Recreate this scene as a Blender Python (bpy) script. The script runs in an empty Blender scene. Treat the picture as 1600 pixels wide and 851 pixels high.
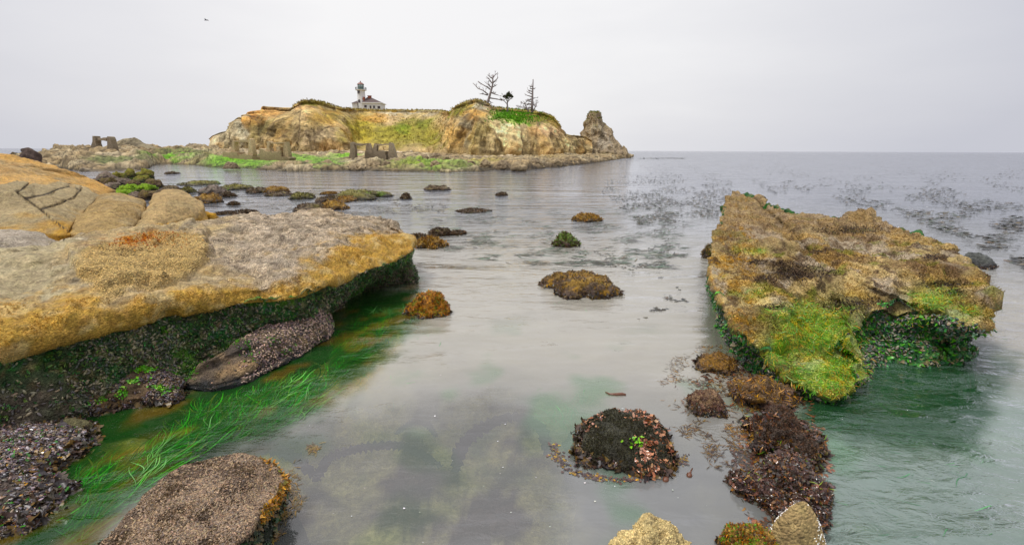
import bpy, math, random
import numpy as np
from mathutils import Matrix, Vector
random.seed(7)
RNG = np.random.default_rng(11)
scn = bpy.context.scene
COL = scn.collection

# ------------------------------------------------------------------ camera
CAM_H, FPX = 3.0, 755.0
PITCH, ROLL = math.radians(14.18), math.radians(0.24)
ROT = (Matrix.Rotation(math.pi/2-PITCH, 3, 'X') @ Matrix.Rotation(ROLL, 3, 'Z'))
R3 = np.array(ROT)
cd = bpy.data.cameras.new('camera'); cam = bpy.data.objects.new('camera', cd); COL.objects.link(cam)
cam.location = (0, 0, CAM_H); cam.rotation_euler = ROT.to_euler()
cd.sensor_width = 36; cd.lens = FPX/1600*36; cd.clip_start = 0.05; cd.clip_end = 80000
scn.camera = cam

def ray(px, py):
    d = np.array([(px-800)/FPX, -(py-425.5)/FPX, -1.0]); return R3 @ d
def PZ(px, py, z=0.0):
    d = ray(px, py); t = (z-CAM_H)/d[2]; return np.array([d[0]*t, d[1]*t, z])
def PY(px, py, Y):
    d = ray(px, py); t = Y/d[1]; return np.array([d[0]*t, Y, CAM_H+d[2]*t])
def proj(P):
    q = (P-np.array([0, 0, CAM_H])) @ R3
    w = np.where(-q[:, 2] < 1e-3, 1e-3, -q[:, 2])
    return 800+FPX*q[:, 0]/w, 425.5-FPX*q[:, 1]/w

# ------------------------------------------------------------------ numeric helpers
def lin(r, g, b):
    f = lambda u: (u/255/12.92) if u/255 <= .04045 else ((u/255+.055)/1.055)**2.4
    return np.array([f(r), f(g), f(b)])
def sst(a, b, x):
    t = np.clip((x-a)/(b-a), 0, 1); return t*t*(3-2*t)
def mixc(a, b, m):
    m = np.asarray(m)[:, None]; return a*(1-m)+b*m

def _h(i, j, k, s):
    n = (i.astype(np.int64)*374761393 + j.astype(np.int64)*668265263 + k.astype(np.int64)*2147483647 + s*974634777) & 0xFFFFFFFF
    n = ((n ^ (n >> 13))*1274126177) & 0xFFFFFFFF
    n = ((n ^ (n >> 16))*2246822519) & 0xFFFFFFFF
    return (n ^ (n >> 15)) & 0xFFFFFFFF
_G = np.array([[1,1,0],[-1,1,0],[1,-1,0],[-1,-1,0],[1,0,1],[-1,0,1],[1,0,-1],[-1,0,-1],[0,1,1],[0,-1,1],[0,1,-1],[0,-1,-1]], float)
from concurrent.futures import ThreadPoolExecutor
_EX = ThreadPoolExecutor(4)
def par(fn, P, *a):
    if len(P) < 20000: return fn(P, *a)
    r = list(_EX.map(lambda q: fn(q, *a), np.array_split(P, max(4, len(P)//15000))))
    return tuple(np.concatenate(x) for x in zip(*r)) if isinstance(r[0], tuple) else np.concatenate(r)
def perlin(P, s=0): return par(_perlin, P, s)
def _perlin(P, s=0):
    I = np.floor(P).astype(np.int64); f = P-I
    u = f*f*f*(f*(f*6-15)+10)
    out = np.zeros(len(P))
    for dx in (0, 1):
        wx = u[:, 0] if dx else 1-u[:, 0]
        for dy in (0, 1):
            wy = u[:, 1] if dy else 1-u[:, 1]
            for dz in (0, 1):
                wz = u[:, 2] if dz else 1-u[:, 2]
                g = _G[_h(I[:, 0]+dx, I[:, 1]+dy, I[:, 2]+dz, s) % 12]
                d = g[:, 0]*(f[:, 0]-dx)+g[:, 1]*(f[:, 1]-dy)+g[:, 2]*(f[:, 2]-dz)
                out += wx*wy*wz*d
    return out
_RT = np.array([[0.36, 0.48, -0.8], [-0.8, 0.6, 0], [0.48, 0.64, 0.6]])
def fbm(P, scale=1.0, octv=4, s=0, gain=.5, aniso=None, ridge=False):
    Q = P*scale
    if aniso is not None: Q = Q*np.array(aniso)
    a, out, tot = 1.0, np.zeros(len(P)), 0
    for o in range(octv):
        n = perlin(Q+o*17.3, s+o*13)
        if ridge: n = 1-2*np.abs(n)-.4
        out += a*n; tot += a; a *= gain; Q = (Q @ _RT)*2.03
    return out/tot*1.6
def worley(P, scale=1.0, s=0): return par(_worley, P, scale, s)
def _worley(P, scale=1.0, s=0):
    Q = P*scale; I = np.floor(Q).astype(np.int64); F1 = np.full(len(P), 9.); F2 = np.full(len(P), 9.); ID = np.zeros(len(P))
    for dx in (-1, 0, 1):
        for dy in (-1, 0, 1):
            for dz in (-1, 0, 1):
                C = I+np.array([dx, dy, dz]); h = _h(C[:, 0], C[:, 1], C[:, 2], s)
                off = np.stack([(h & 1023)/1023, ((h >> 10) & 1023)/1023, ((h >> 20) & 1023)/1023], 1)
                d = np.linalg.norm(C+off-Q, axis=1)
                cl = d < F1
                F2 = np.where(cl, F1, np.minimum(F2, d)); ID = np.where(cl, (h % 997)/997., ID); F1 = np.where(cl, d, F1)
    return F1, F2, ID
def seg_dist(px, py, line):
    best = np.full(len(px), 1e9)
    for (x0, y0), (x1, y1) in zip(line[:-1], line[1:]):
        dx, dy = x1-x0, y1-y0; t = np.clip(((px-x0)*dx+(py-y0)*dy)/(dx*dx+dy*dy+1e-9), 0, 1)
        best = np.minimum(best, np.hypot(px-x0-t*dx, py-y0-t*dy))
    return best
def poly_sd(px, py, poly):     # positive inside
    ins = np.zeros(len(px), bool); n = len(poly)
    for i in range(n):
        (x0, y0), (x1, y1) = poly[i], poly[(i+1) % n]
        if y0 == y1: continue
        c = ((y0 > py) != (y1 > py)) & (px < (x1-x0)*(py-y0)/(y1-y0)+x0); ins ^= c
    d = seg_dist(px, py, list(poly)+[poly[0]])
    return np.where(ins, d, -d)

# ------------------------------------------------------------------ spline lofts
def cr(A, t, axis, per):
    A = np.moveaxis(A, axis, 0); n = len(A)
    i = np.floor(t).astype(int); f = t-i
    if per: g = lambda k: A[(i+k) % n]
    else:
        i = np.clip(i, 0, n-2); f = t-i
        g = lambda k: A[np.clip(i+k, 0, n-1)]
    sh = (-1,)+(1,)*(A.ndim-1); f = f.reshape(sh); T = .42
    p0, p1, p2, p3 = g(-1), g(0), g(1), g(2)
    m1, m2 = T*(p2-p0), T*(p3-p1)
    o = (2*f**3-3*f**2+1)*p1+(f**3-2*f**2+f)*m1+(-2*f**3+3*f**2)*p2+(f**3-f**2)*m2
    return np.moveaxis(o, 0, axis)
def even(A, axis, per, n):
    m = A.shape[axis]; top = m if per else m-1
    tf = np.linspace(0, top, 40*m+1)
    B = cr(A[..., :3], tf if not per else tf % m, axis, per)
    L = np.linalg.norm(np.diff(B, axis=axis), axis=-1).max(axis=1-axis)
    c = np.concatenate([[0], np.cumsum(L+1e-6)])
    q = np.linspace(0, c[-1], n, endpoint=not per)
    t = np.interp(q, c, tf)
    return t % m if per else t
def loft(ctrl, nu, nv, per=True):
    A = np.asarray(ctrl, float)
    tv = even(A, 1, per, nv); tu = even(A, 0, False, nu)
    return cr(cr(A, tu, 0, False), tv, 1, per)
def grid_normals(G, per):
    if per: dv = np.roll(G, -1, 1)-np.roll(G, 1, 1)
    else: dv = np.gradient(G, axis=1)
    du = np.gradient(G, axis=0)
    N = np.cross(dv, du); L = np.linalg.norm(N, axis=-1, keepdims=True)
    return N/np.maximum(L, 1e-9)
def grid_faces(nu, nv, per):
    i = np.arange(nu-1)[:, None]; j = np.arange(nv if per else nv-1)[None]
    k = (j+1) % nv
    return np.stack([i*nv+j, i*nv+k, (i+1)*nv+k, (i+1)*nv+j], -1).reshape(-1, 4)

# ------------------------------------------------------------------ mesh output
def link(name, me, parent=None, loc=None):
    o = bpy.data.objects.new(name, me); COL.objects.link(o)
    if parent is not None: o.parent = parent
    if loc is not None: o.location = loc
    return o
def tag(o, label, cat, group=None, kind=None):
    o['label'] = label; o['category'] = cat
    if group: o['group'] = group
    if kind: o['kind'] = kind
    return o
def mesh_np(name, V, F, mat, parent=None, loc=(0, 0, 0), col=None, smooth=True, attrs=None, sat=1.1):
    V = np.asarray(V, float)-np.asarray(loc, float)
    me = bpy.data.meshes.new(name); k = F.shape[1]
    me.vertices.add(len(V)); me.vertices.foreach_set('co', V.astype(np.float32).ravel())
    me.loops.add(F.size); me.loops.foreach_set('vertex_index', F.astype(np.int32).ravel())
    me.polygons.add(len(F)); me.polygons.foreach_set('loop_start', np.arange(0, F.size, k, dtype=np.int32))
    me.polygons.foreach_set('loop_total', np.full(len(F), k, np.int32))
    me.update(calc_edges=True); me.validate()
    me.polygons.foreach_set('use_smooth', np.full(len(me.polygons), smooth, bool))
    if col is not None:
        lg_ = (col @ np.array([.3, .6, .1]))[:, None]; col = np.maximum(lg_+(col-lg_)*sat, .006)
        a = me.attributes.new('col', 'FLOAT_COLOR', 'POINT')
        a.data.foreach_set('color', np.concatenate([np.clip(col, 0, 1), np.ones((len(V), 1))], 1).astype(np.float32).ravel())
    for n_, v_ in (attrs or {}).items():
        a = me.attributes.new(n_, 'FLOAT', 'POINT'); a.data.foreach_set('value', np.asarray(v_, np.float32))
    me.materials.append(mat)
    return link(name, me, parent, None if parent is not None else loc)

# ------------------------------------------------------------------ materials
def newmat(name):
    m = bpy.data.materials.new(name); m.use_nodes = True; nt = m.node_tree; nt.nodes.clear()
    return m, nt, (lambda t, **k: _node(nt, t, k))
def _node(nt, t, k):
    n = nt.nodes.new(t)
    for a, b in k.items(): setattr(n, a, b)
    return n
def rock_mat(name, scale=1.0, bump=1.0, rough=.75, speck=.35, dist=.03, spec=.3):
    m, nt, N = newmat(name); L = nt.links.new
    out = N('ShaderNodeOutputMaterial'); b = N('ShaderNodeBsdfPrincipled'); L(b.outputs[0], out.inputs[0])
    tc = N('ShaderNodeTexCoord'); at = N('ShaderNodeAttribute', attribute_name='col')
    ba = N('ShaderNodeAttribute', attribute_name='barn')
    n1 = N('ShaderNodeTexNoise'); n1.inputs['Scale'].default_value = 9*scale; n1.inputs['Detail'].default_value = 8; n1.inputs['Roughness'].default_value = .68
    n2 = N('ShaderNodeTexNoise'); n2.inputs['Scale'].default_value = 55*scale; n2.inputs['Detail'].default_value = 4; n2.inputs['Roughness'].default_value = .7
    vo = N('ShaderNodeTexVoronoi'); vo.inputs['Scale'].default_value = 42*scale
    vo2 = N('ShaderNodeTexVoronoi', feature='DISTANCE_TO_EDGE'); vo2.inputs['Scale'].default_value = 5*scale
    for n in (n1, n2, vo, vo2): L(tc.outputs['Object'], n.inputs['Vector'])
    def mth(op, a, c):
        q = N('ShaderNodeMath', operation=op)
        for i, v in enumerate((a, c)):
            if isinstance(v, (int, float)): q.inputs[i].default_value = v
            else: L(v, q.inputs[i])
        return q.outputs[0]
    f1 = mth('MULTIPLY_ADD', n1.outputs[0], 1.5); f1.node.inputs[2].default_value = .25
    f2 = mth('MULTIPLY_ADD', n2.outputs[0], 1.3); f2.node.inputs[2].default_value = .35
    mul = mth('MULTIPLY', f1, f2)
    sp = N('ShaderNodeMapRange'); L(vo.outputs['Color'], sp.inputs[0]); sp.inputs[3].default_value = 1-speck; sp.inputs[4].default_value = 1+speck
    mul = mth('MULTIPLY', mul, sp.outputs[0])
    sc = N('ShaderNodeVectorMath', operation='SCALE'); L(at.outputs['Color'], sc.inputs[0]); L(mul, sc.inputs['Scale'])
    hs = N('ShaderNodeHueSaturation'); L(sc.outputs[0], hs.inputs['Color'])
    hv = N('ShaderNodeMapRange'); L(n1.outputs['Color'], hv.inputs[0]); hv.inputs[3].default_value = .47; hv.inputs[4].default_value = .53; L(hv.outputs[0], hs.inputs['Hue'])
    L(hs.outputs[0], b.inputs['Base Color'])
    rr = N('ShaderNodeMapRange'); L(n2.outputs[0], rr.inputs[0]); rr.inputs[3].default_value = max(rough-.2, .05); rr.inputs[4].default_value = min(rough+.2, 1); L(rr.outputs[0], b.inputs['Roughness'])
    b.inputs['Specular IOR Level'].default_value = spec
    # bump: fine grain, barnacle domes, broad pits
    dome = mth('SUBTRACT', .6, vo.outputs['Distance']); dome = mth('MULTIPLY', dome, ba.outputs['Fac'])
    h = mth('MULTIPLY_ADD', n1.outputs[0], 1.6); L(n2.outputs[0], h.node.inputs[2])
    h = mth('MULTIPLY_ADD', dome, 1.6); L(mth('MULTIPLY_ADD', n1.outputs[0], 1.5), h.node.inputs[2])
    h2 = mth('ADD', h, mth('MULTIPLY', n2.outputs[0], .8))
    bp = N('ShaderNodeBump'); bp.inputs['Strength'].default_value = bump; bp.inputs['Distance'].default_value = dist; L(h2, bp.inputs['Height']); L(bp.outputs[0], b.inputs['Normal'])
    return m
def weed_mat(name, rough=.4, spec=.5, trans=.0):
    m, nt, N = newmat(name); L = nt.links.new
    out = N('ShaderNodeOutputMaterial'); b = N('ShaderNodeBsdfPrincipled'); L(b.outputs[0], out.inputs[0])
    at = N('ShaderNodeAttribute', attribute_name='col'); tc = N('ShaderNodeTexCoord')
    n = N('ShaderNodeTexNoise'); n.inputs['Scale'].default_value = 30; n.inputs['Detail'].default_value = 3; L(tc.outputs['Object'], n.inputs['Vector'])
    mr = N('ShaderNodeMapRange'); L(n.outputs[0], mr.inputs[0]); mr.inputs[3].default_value = .6; mr.inputs[4].default_value = 1.4
    sc = N('ShaderNodeVectorMath', operation='SCALE'); L(at.outputs['Color'], sc.inputs[0]); L(mr.outputs[0], sc.inputs['Scale'])
    L(sc.outputs[0], b.inputs['Base Color']); b.inputs['Roughness'].default_value = rough; b.inputs['Specular IOR Level'].default_value = spec
    return m
def plain_mat(name, c, rough=.6, var=.25, scale=3.0, bump=.3):
    m, nt, N = newmat(name); L = nt.links.new
    out = N('ShaderNodeOutputMaterial'); b = N('ShaderNodeBsdfPrincipled'); L(b.outputs[0], out.inputs[0])
    tc = N('ShaderNodeTexCoord'); n = N('ShaderNodeTexNoise'); n.inputs['Scale'].default_value = scale; n.inputs['Detail'].default_value = 6; L(tc.outputs['Object'], n.inputs['Vector'])
    mr = N('ShaderNodeMapRange'); L(n.outputs[0], mr.inputs[0]); mr.inputs[3].default_value = 1-var; mr.inputs[4].default_value = 1+var
    sc = N('ShaderNodeVectorMath', operation='SCALE'); sc.inputs[0].default_value = tuple(c); L(mr.outputs[0], sc.inputs['Scale'])
    L(sc.outputs[0], b.inputs['Base Color']); b.inputs['Roughness'].default_value = rough
    bp = N('ShaderNodeBump'); bp.inputs['Strength'].default_value = bump; bp.inputs['Distance'].default_value = .05; L(n.outputs[0], bp.inputs['Height']); L(bp.outputs[0], b.inputs['Normal'])
    return m
M_NEAR = rock_mat('barnacled_rock', 1.0, 1.0, .8, .35, .03)
M_WET = rock_mat('wet_weedy_rock', 1.3, 1.0, .5, .45, .03, .5)
M_MID = rock_mat('shore_rock', .35, 1.0, .8, .3, .08)
M_FAR = rock_mat('cliff_rock', .06, 1.0, .9, .2, .5)
M_WEED = weed_mat('wet_seaweed', .38, .5)
M_GRASS = weed_mat('dry_grass', .8, .2)
M_MUSSEL = weed_mat('mussel_shell', .3, .5)
M_KW = weed_mat('wet_kelp', .2, .65)

# ------------------------------------------------------------------ scatter
def tri_sample(V, F, w, n, rng=RNG):
    A, B, C, D = V[F[:, 0]], V[F[:, 1]], V[F[:, 2]], V[F[:, 3]]
    nr = np.cross(C-A, D-B); ar = np.linalg.norm(nr, axis=1)/2
    p = ar*w[F].mean(1)
    if p.sum() <= 0: return np.zeros((0, 3)), np.zeros((0, 3))
    k = rng.choice(len(F), n, p=p/p.sum()); u = rng.random((n, 1)); v = rng.random((n, 1))
    P = (A[k]*(1-u)+B[k]*u)*(1-v)+(D[k]*(1-u)+C[k]*u)*v
    tri_sample.idx = F[k, 0]
    return P, nr[k]/np.maximum(ar[k, None]*2, 1e-9)
def frames(N, fwd):
    f = fwd-(fwd*N).sum(1, keepdims=True)*N
    L = np.linalg.norm(f, axis=1, keepdims=True); f = np.where(L < 1e-4, np.cross(N, [1., .3, .2]), f)
    f = f/np.maximum(np.linalg.norm(f, axis=1, keepdims=True), 1e-9)
    return np.cross(f, N), f, N
def stamp(tmpls, P, N, fwd, S, col, shade=None, rng=RNG):
    """copies template shapes to every point; returns V, F(quads), colours"""
    n = len(P); which = rng.integers(0, len(tmpls), n); VV, FF, CC = [], [], []; base = 0
    X, Y, Z = frames(N, fwd); S = np.asarray(S).reshape(n, -1)
    if S.shape[1] == 1: S = np.repeat(S, 3, 1)
    for t, (tv, tf, ts) in enumerate(tmpls):
        k = np.where(which == t)[0]
        if not len(k): continue
        v = tv[None]*S[k][:, None]
        w = P[k][:, None]+v[..., :1]*X[k][:, None]+v[..., 1:2]*Y[k][:, None]+v[..., 2:]*Z[k][:, None]
        f = tf[None]+(np.arange(len(k))*len(tv))[:, None, None]+base
        VV.append(w.reshape(-1, 3)); FF.append(f.reshape(-1, 4)); CC.append((col[k][:, None]*ts[None, :, None]).reshape(-1, 3)); base += len(k)*len(tv)
    return np.concatenate(VV), np.concatenate(FF), np.concatenate(CC)
def blade(seg=4, w=.12, curl=.6, twist=.0, ruffle=0, seed=0, tip=.25):
    r = np.random.default_rng(seed); t = np.linspace(0, 1, seg+1)
    a = curl*t*1.6; y = np.cumsum(np.concatenate([[0], np.cos(a[1:])]))/seg; z = np.cumsum(np.concatenate([[0], np.sin(a[1:])]))/seg
    wd = w*np.clip(np.sin(np.pi*np.clip(t*.85+.12, 0, 1)), tip, 1)*(1+ruffle*r.uniform(-.5, .5, seg+1))
    sw = twist*np.sin(t*3+r.uniform(0, 3))
    Lft = np.stack([-wd+sw, y, z+ruffle*.12*r.uniform(-1, 1, seg+1)], 1); Rgt = np.stack([wd+sw, y, z+ruffle*.12*r.uniform(-1, 1, seg+1)], 1)
    V = np.stack([Lft, Rgt], 1).reshape(-1, 3)
    F = np.array([[2*i, 2*i+1, 2*i+3, 2*i+2] for i in range(seg)])
    return V, F, np.repeat(.65+.5*t, 2)
def ellip(nl=6, nw=4, s=(.5, 1, .4)):
    V = []; 
    for i in range(nw+1):
        th = math.pi*i/nw
        for j in range(nl):
            ph = 2*math.pi*j/nl; V.append((math.sin(th)*math.cos(ph)*s[0], math.cos(th)*s[1], math.sin(th)*math.sin(ph)*s[2]))
    F = [[i*nl+j, i*nl+(j+1) % nl, (i+1)*nl+(j+1) % nl, (i+1)*nl+j] for i in range(nw) for j in range(nl)]
    V = np.array(V); return V, np.array(F), np.clip(.8+V[:, 2], .4, 1.3)
def merge(lst):
    V, F, C, b = [], [], [], 0
    for v, f, c in lst: V.append(v); F.append(f+b); C.append(c); b += len(v)
    return np.concatenate(V), np.concatenate(F), np.concatenate(C)
def tuft(n=5, w=.08, spread=.8, seed=0, curl=.7):
    r = np.random.default_rng(seed); out = []
    for i in range(n):
        v, f, c = blade(3, w, curl*r.uniform(.3, 1.2), seed=seed*31+i)
        L = r.uniform(.6, 1.1); tilt = r.uniform(.1, spread); az = r.uniform(0, 2*math.pi)
        v = v*L; ca, sa = math.cos(tilt), math.sin(tilt)
        v = np.stack([v[:, 0], v[:, 1]*sa-v[:, 2]*ca*.6, v[:, 1]*ca+v[:, 2]*sa*.2], 1)
        c2, s2 = math.cos(az), math.sin(az); v = np.stack([v[:, 0]*c2-v[:, 1]*s2, v[:, 0]*s2+v[:, 1]*c2, v[:, 2]], 1)
        out.append((v, f, c))
    return merge(out)
T_TUFT = [tuft(5, .1, 1.2, s) for s in range(4)]
T_FLAT = [blade(4, .06, c, .08, 0, s) for s, c in enumerate((-.2, .1, .25))]
T_FROND = [blade(5, .32, c, .05, 1., 10+s) for s, c in enumerate((-.5, .2, .5, .9))]
T_MUSSEL = [ellip()]
T_KELP = [blade(6, w_, c, .1, .8, 60+s) for s, (c, w_) in enumerate(((-.4, .3), (-.25, .14), (-.1, .22), (.12, .12), (-.3, .09), (.25, .3)))]
T_KNOB = [ellip(6, 4, (.8, .9, .7))]
T_THIN = [blade(4, .03, c, .15, 0, 40+s) for s, c in enumerate((-.25, -.1, .05, .12))]
T_STRAND = [blade(9, w_, c, tw_, 0, 20+s) for s, (c, w_, tw_) in enumerate(((-.05, .012, .12), (.0, .015, .2), (.04, .01, .15), (.08, .012, .1), (.02, .009, .26)))]
def pick(pal, n, jit=.18, rng=RNG):
    pal = np.array(pal); c = pal[rng.integers(0, len(pal), n)]
    return c*np.exp(rng.normal(0, jit, (n, 1)))*np.exp(rng.normal(0, jit*.3, (n, 3)))
DOWN = np.array([0, 0, -1.])
def scatter_on(name, R, w, n, tmpl, size, pal, parent, mat=None, lift=.0, normal_mix=0., down=1., label=None, stretch=None, under=.0, rng=RNG):
    """R = dict(V,F) of a rock; w = per-vertex weight"""
    P, N = tri_sample(R['V'], R['F'], w, n, rng)
    if len(P) == 0: return None
    idx = tri_sample.idx
    rnd = rng.normal(0, 1, (len(P), 3)); fwd = rnd*(1-down)+DOWN*down+rnd*.25
    N2 = N+rng.normal(0, .25, N.shape)+np.array([0, 0, normal_mix]); N2 /= np.linalg.norm(N2, axis=1, keepdims=True)
    S = rng.uniform(size[0], size[1], (len(P), 1))*np.ones((1, 3))
    if stretch: S = S*np.array(stretch)
    cc = pick(pal, len(P), rng=rng)
    if under: cc = cc*(1-under)+R['col'][idx]*under*np.exp(rng.normal(0, .25, (len(P), 1)))
    V, F, C = stamp(tmpl, P+N*lift, N2, fwd, S, cc, rng=rng)
    o = mesh_np(name, V-R['loc'], F, mat or M_WEED, parent, col=C)
    o['kind'] = 'stuff'
    return o

# ------------------------------------------------------------------ palette (albedo)
OCHRE, GOLD, TAN, GREY = lin(176, 128, 52), lin(196, 148, 46), lin(170, 152, 118), lin(158, 152, 142)
BARN, DARK, DKGRN = lin(178, 168, 154), lin(52, 48, 50), lin(34, 62, 34)
GREEN, OLIVE, REDB, PINK = lin(96, 160, 28), lin(112, 108, 44), lin(104, 62, 44), lin(182, 126, 98)
BRNW = lin(84, 66, 44)

def finish(G, per, name, mat, label, cat, colf, disp=None, loc=None, group=None, kind=None, parent=None):
    nu, nv = G.shape[:2]; N = grid_normals(G[..., :3], per).reshape(-1, 3); P = G[..., :3].reshape(-1, 3)
    ext = G[..., 3:].reshape(-1, G.shape[2]-3) if G.shape[2] > 3 else None
    if disp is not None:
        d = disp(P, N, ext); P = P+(N*d[:, None] if d.ndim == 1 else d)
    N = grid_normals(P.reshape(nu, nv, 3), per).reshape(-1, 3)
    F = grid_faces(nu, nv, per)
    res = colf(P, N, ext); col, barn = res if isinstance(res, tuple) else (res, np.full(len(P), .5))
    if loc is None: loc = np.array([P[:, 0].mean(), P[:, 1].mean(), 0])
    loc = np.asarray(loc, float)
    o = mesh_np(name, P, F, mat, parent, loc, col, attrs={'barn': barn})
    if cat: tag(o, label, cat, group, kind)
    elif kind: o['kind'] = kind
    return dict(o=o, V=P, F=F, N=N, loc=loc, ext=ext, col=col)

def boulder(rim, base, center, under=.25, dome=.1, deep=-.7, shoulder=.06, nu=120, nv=400, rimdrop=.15, inner=(.3, .65)):
    rim, base, center = np.array(rim, float), np.array(base, float), np.array(center, float)
    cxy = center.copy()
    def inw(A, amt):
        d = cxy[None]-A; d[:, 2] = 0; d /= np.maximum(np.linalg.norm(d, axis=1, keepdims=True), 1e-6); return A+d*amt
    b0 = inw(base, -.15); b0[:, 2] = deep
    lo = rim.copy(); lo[:, 2] -= np.minimum(rimdrop, .3*np.maximum(rim[:, 2], .02)); lo = inw(lo, under*.45)
    midw = inw((lo+base)/2, under*.8)
    sh = rim+(center-rim)*shoulder; sh[:, 2] = rim[:, 2]+.5*dome+(center[2]-rim[:, 2])*shoulder
    rings = [b0, base, midw, lo, rim, sh]
    for t in inner:
        r = rim+(center-rim)*t; r[:, 2] += dome*(1-(2*t-1)**2*.3); rings.append(r)
    c = center.copy(); c[2] += dome*.8
    last = rim+(center-rim)*.93; last[:, 2] = c[2]; rings.append(last)
    rings.append(np.repeat(c[None], len(rim), 0))
    A = np.array(rings); A = np.concatenate([A, np.repeat(np.arange(len(A))[:, None, None], A.shape[1], 1)], 2)
    return loft(A, nu, nv, True)

def mound(pxL, pxR, pyT, pyB, nu=40, nv=90, dr=.75, lump=.18, seed=0, flat=.0, hmin=.0, z0=0.0, hs=1.0, skew=0.0, hmax=1.6):
    """a rock standing in water: its waterline front at pyB, its outline between pxL and pxR, its top at pyT"""
    mid = (pxL+pxR)/2; front = PZ(mid, pyB, z0); Y0 = front[1]
    a = abs(PZ(pxR, pyB, z0)[0]-PZ(pxL, pyB, z0)[0])/2
    b = a*dr; Yc = Y0+b*.85; sc = Yc/Y0; a *= 1+(sc-1)*.5; b = a*dr
    h = max((PY(mid, pyT, Yc+.1*b)[2]-z0)*hs, hmin, .05*a); h = min(h, hmax*a)*.93; a *= .9; b *= .9
    cx = PY(mid, pyB, Yc)[0]
    ph = np.linspace(-.7, math.pi/2, nu); th = np.linspace(0, 2*math.pi, nv, endpoint=False)
    PH, TH = np.meshgrid(ph, th, indexing='ij')
    sq = lambda u, e: np.sign(u)*np.abs(u)**e
    e = 1-flat*.5
    tt = np.clip(PH/(math.pi/2), 0, 1); pp, qq = 1.75+flat*1.5, 1.25-flat*.2
    rad = np.where(PH > 0, (1-tt**pp)**(1/qq), 1-PH*.35)
    rs = np.random.default_rng(seed+999); lob = 1+sum(rs.uniform(.02, .09)*np.cos(k*TH+rs.uniform(0, 6.28)) for k in (2, 3, 4, 5))
    rad = rad*(1+(lob-1)*np.clip(1.2-tt, 0, 1))
    X = a*rad*np.cos(TH); Yy = b*rad*np.sin(TH); Z = np.where(PH > 0, h*tt, PH*a*.6)
    X = X+skew*Z
    G = np.stack([X, Yy, Z], -1); Q = G.reshape(-1, 3)+np.array([seed*7.7, seed*3.1, 0])
    m = max(a, h)
    n = fbm(Q, 1.1/m, 3, seed)*lump*m*1.2+fbm(Q, 2.6/m, 4, seed+5, ridge=True)*lump*m*.45+fbm(Q, 7/m, 3, seed+9)*lump*m*.25
    F1, F2, ID = worley(Q, 1.9/m, seed); n += (ID-.5)*lump*m*.35*sst(0, .2, F2-F1)
    Nn = grid_normals(G, True).reshape(-1, 3)
    G = (G.reshape(-1, 3)+Nn*n[:, None]*np.array([1, 1, min(1, h/a)])).reshape(nu, nv, 3)+np.array([cx, Yc, z0])
    return G, np.array([cx, Yc, z0]), a, h

def bandcol(P, bands, seed=0, jig=.06, z0=0.0):
    """colours stacked by height with a ragged edge"""
    z = P[:, 2]-z0+fbm(P, 6, 3, seed)*jig*2
    c = np.repeat(bands[0][1][None], len(P), 0)
    for zz, cc in bands[1:]:
        c = mixc(c, cc, sst(zz-jig*.5, zz+jig*.5, z))
    return c

# ------------------------------------------------------------------ sky and light
SUN_EL, SUN_AZ = math.radians(52), math.radians(-35)     # azimuth from the view direction, towards the left
w = bpy.data.worlds.new('World'); scn.world = w; w.use_nodes = True; nt = w.node_tree; nt.nodes.clear(); L = nt.links.new
N = lambda t, **k: _node(nt, t, k)
wo = N('ShaderNodeOutputWorld'); tc = N('ShaderNodeTexCoord')
sky = N('ShaderNodeTexSky', sky_type='NISHITA'); sky.sun_disc = False; sky.sun_elevation = SUN_EL; sky.sun_rotation = SUN_AZ
sky.air_density = 1.0; sky.dust_density = 6.0
bg1 = N('ShaderNodeBackground'); bg1.inputs[1].default_value = .1; L(sky.outputs[0], bg1.inputs[0])
nrm = N('ShaderNodeVectorMath', operation='NORMALIZE'); L(tc.outputs['Generated'], nrm.inputs[0])
mp = N('ShaderNodeMapping'); mp.inputs['Scale'].default_value = (1.2, 1.2, 5.0); mp.inputs['Rotation'].default_value = (0, math.radians(8), 0); L(nrm.outputs[0], mp.inputs[0])
cn = N('ShaderNodeTexNoise'); cn.inputs['Scale'].default_value = 1.3; cn.inputs['Detail'].default_value = 5; cn.inputs['Roughness'].default_value = .5; L(mp.outputs[0], cn.inputs['Vector'])
dt = N('ShaderNodeVectorMath', operation='DOT_PRODUCT'); L(nrm.outputs[0], dt.inputs[0]); dt.inputs[1].default_value = tuple(Vector((-.08, 1, .42)).normalized())
ad = N('ShaderNodeMath', operation='MULTIPLY_ADD'); L(cn.outputs[0], ad.inputs[0]); ad.inputs[1].default_value = .30; L(dt.outputs['Value'], ad.inputs[2])
rp = N('ShaderNodeValToRGB'); L(ad.outputs[0], rp.inputs[0]); e = rp.color_ramp.elements
e[0].position = .60; e[0].color = (.62, .63, .70, 1); e[1].position = 1.0; e[1].color = (.80, .80, .835, 1)
e2 = rp.color_ramp.elements.new(1.0); e[1].position = .86; e[1].color = (.80, .80, .835, 1); e2.color = (.94, .935, .945, 1)
rm = N('ShaderNodeMapRange'); L(ad.outputs[0], rm.inputs[0]); rm.inputs[1].default_value = .2; rm.inputs[2].default_value = 1.14; L(rm.outputs[0], rp.inputs[0])
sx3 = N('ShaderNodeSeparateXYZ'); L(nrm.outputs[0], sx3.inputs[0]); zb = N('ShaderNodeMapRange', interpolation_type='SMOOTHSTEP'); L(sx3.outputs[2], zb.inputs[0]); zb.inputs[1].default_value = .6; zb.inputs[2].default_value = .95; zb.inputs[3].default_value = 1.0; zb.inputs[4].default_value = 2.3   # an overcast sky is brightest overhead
bg2 = N('ShaderNodeBackground'); L(rp.outputs[0], bg2.inputs[0]); L(zb.outputs[0], bg2.inputs[1])
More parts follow.
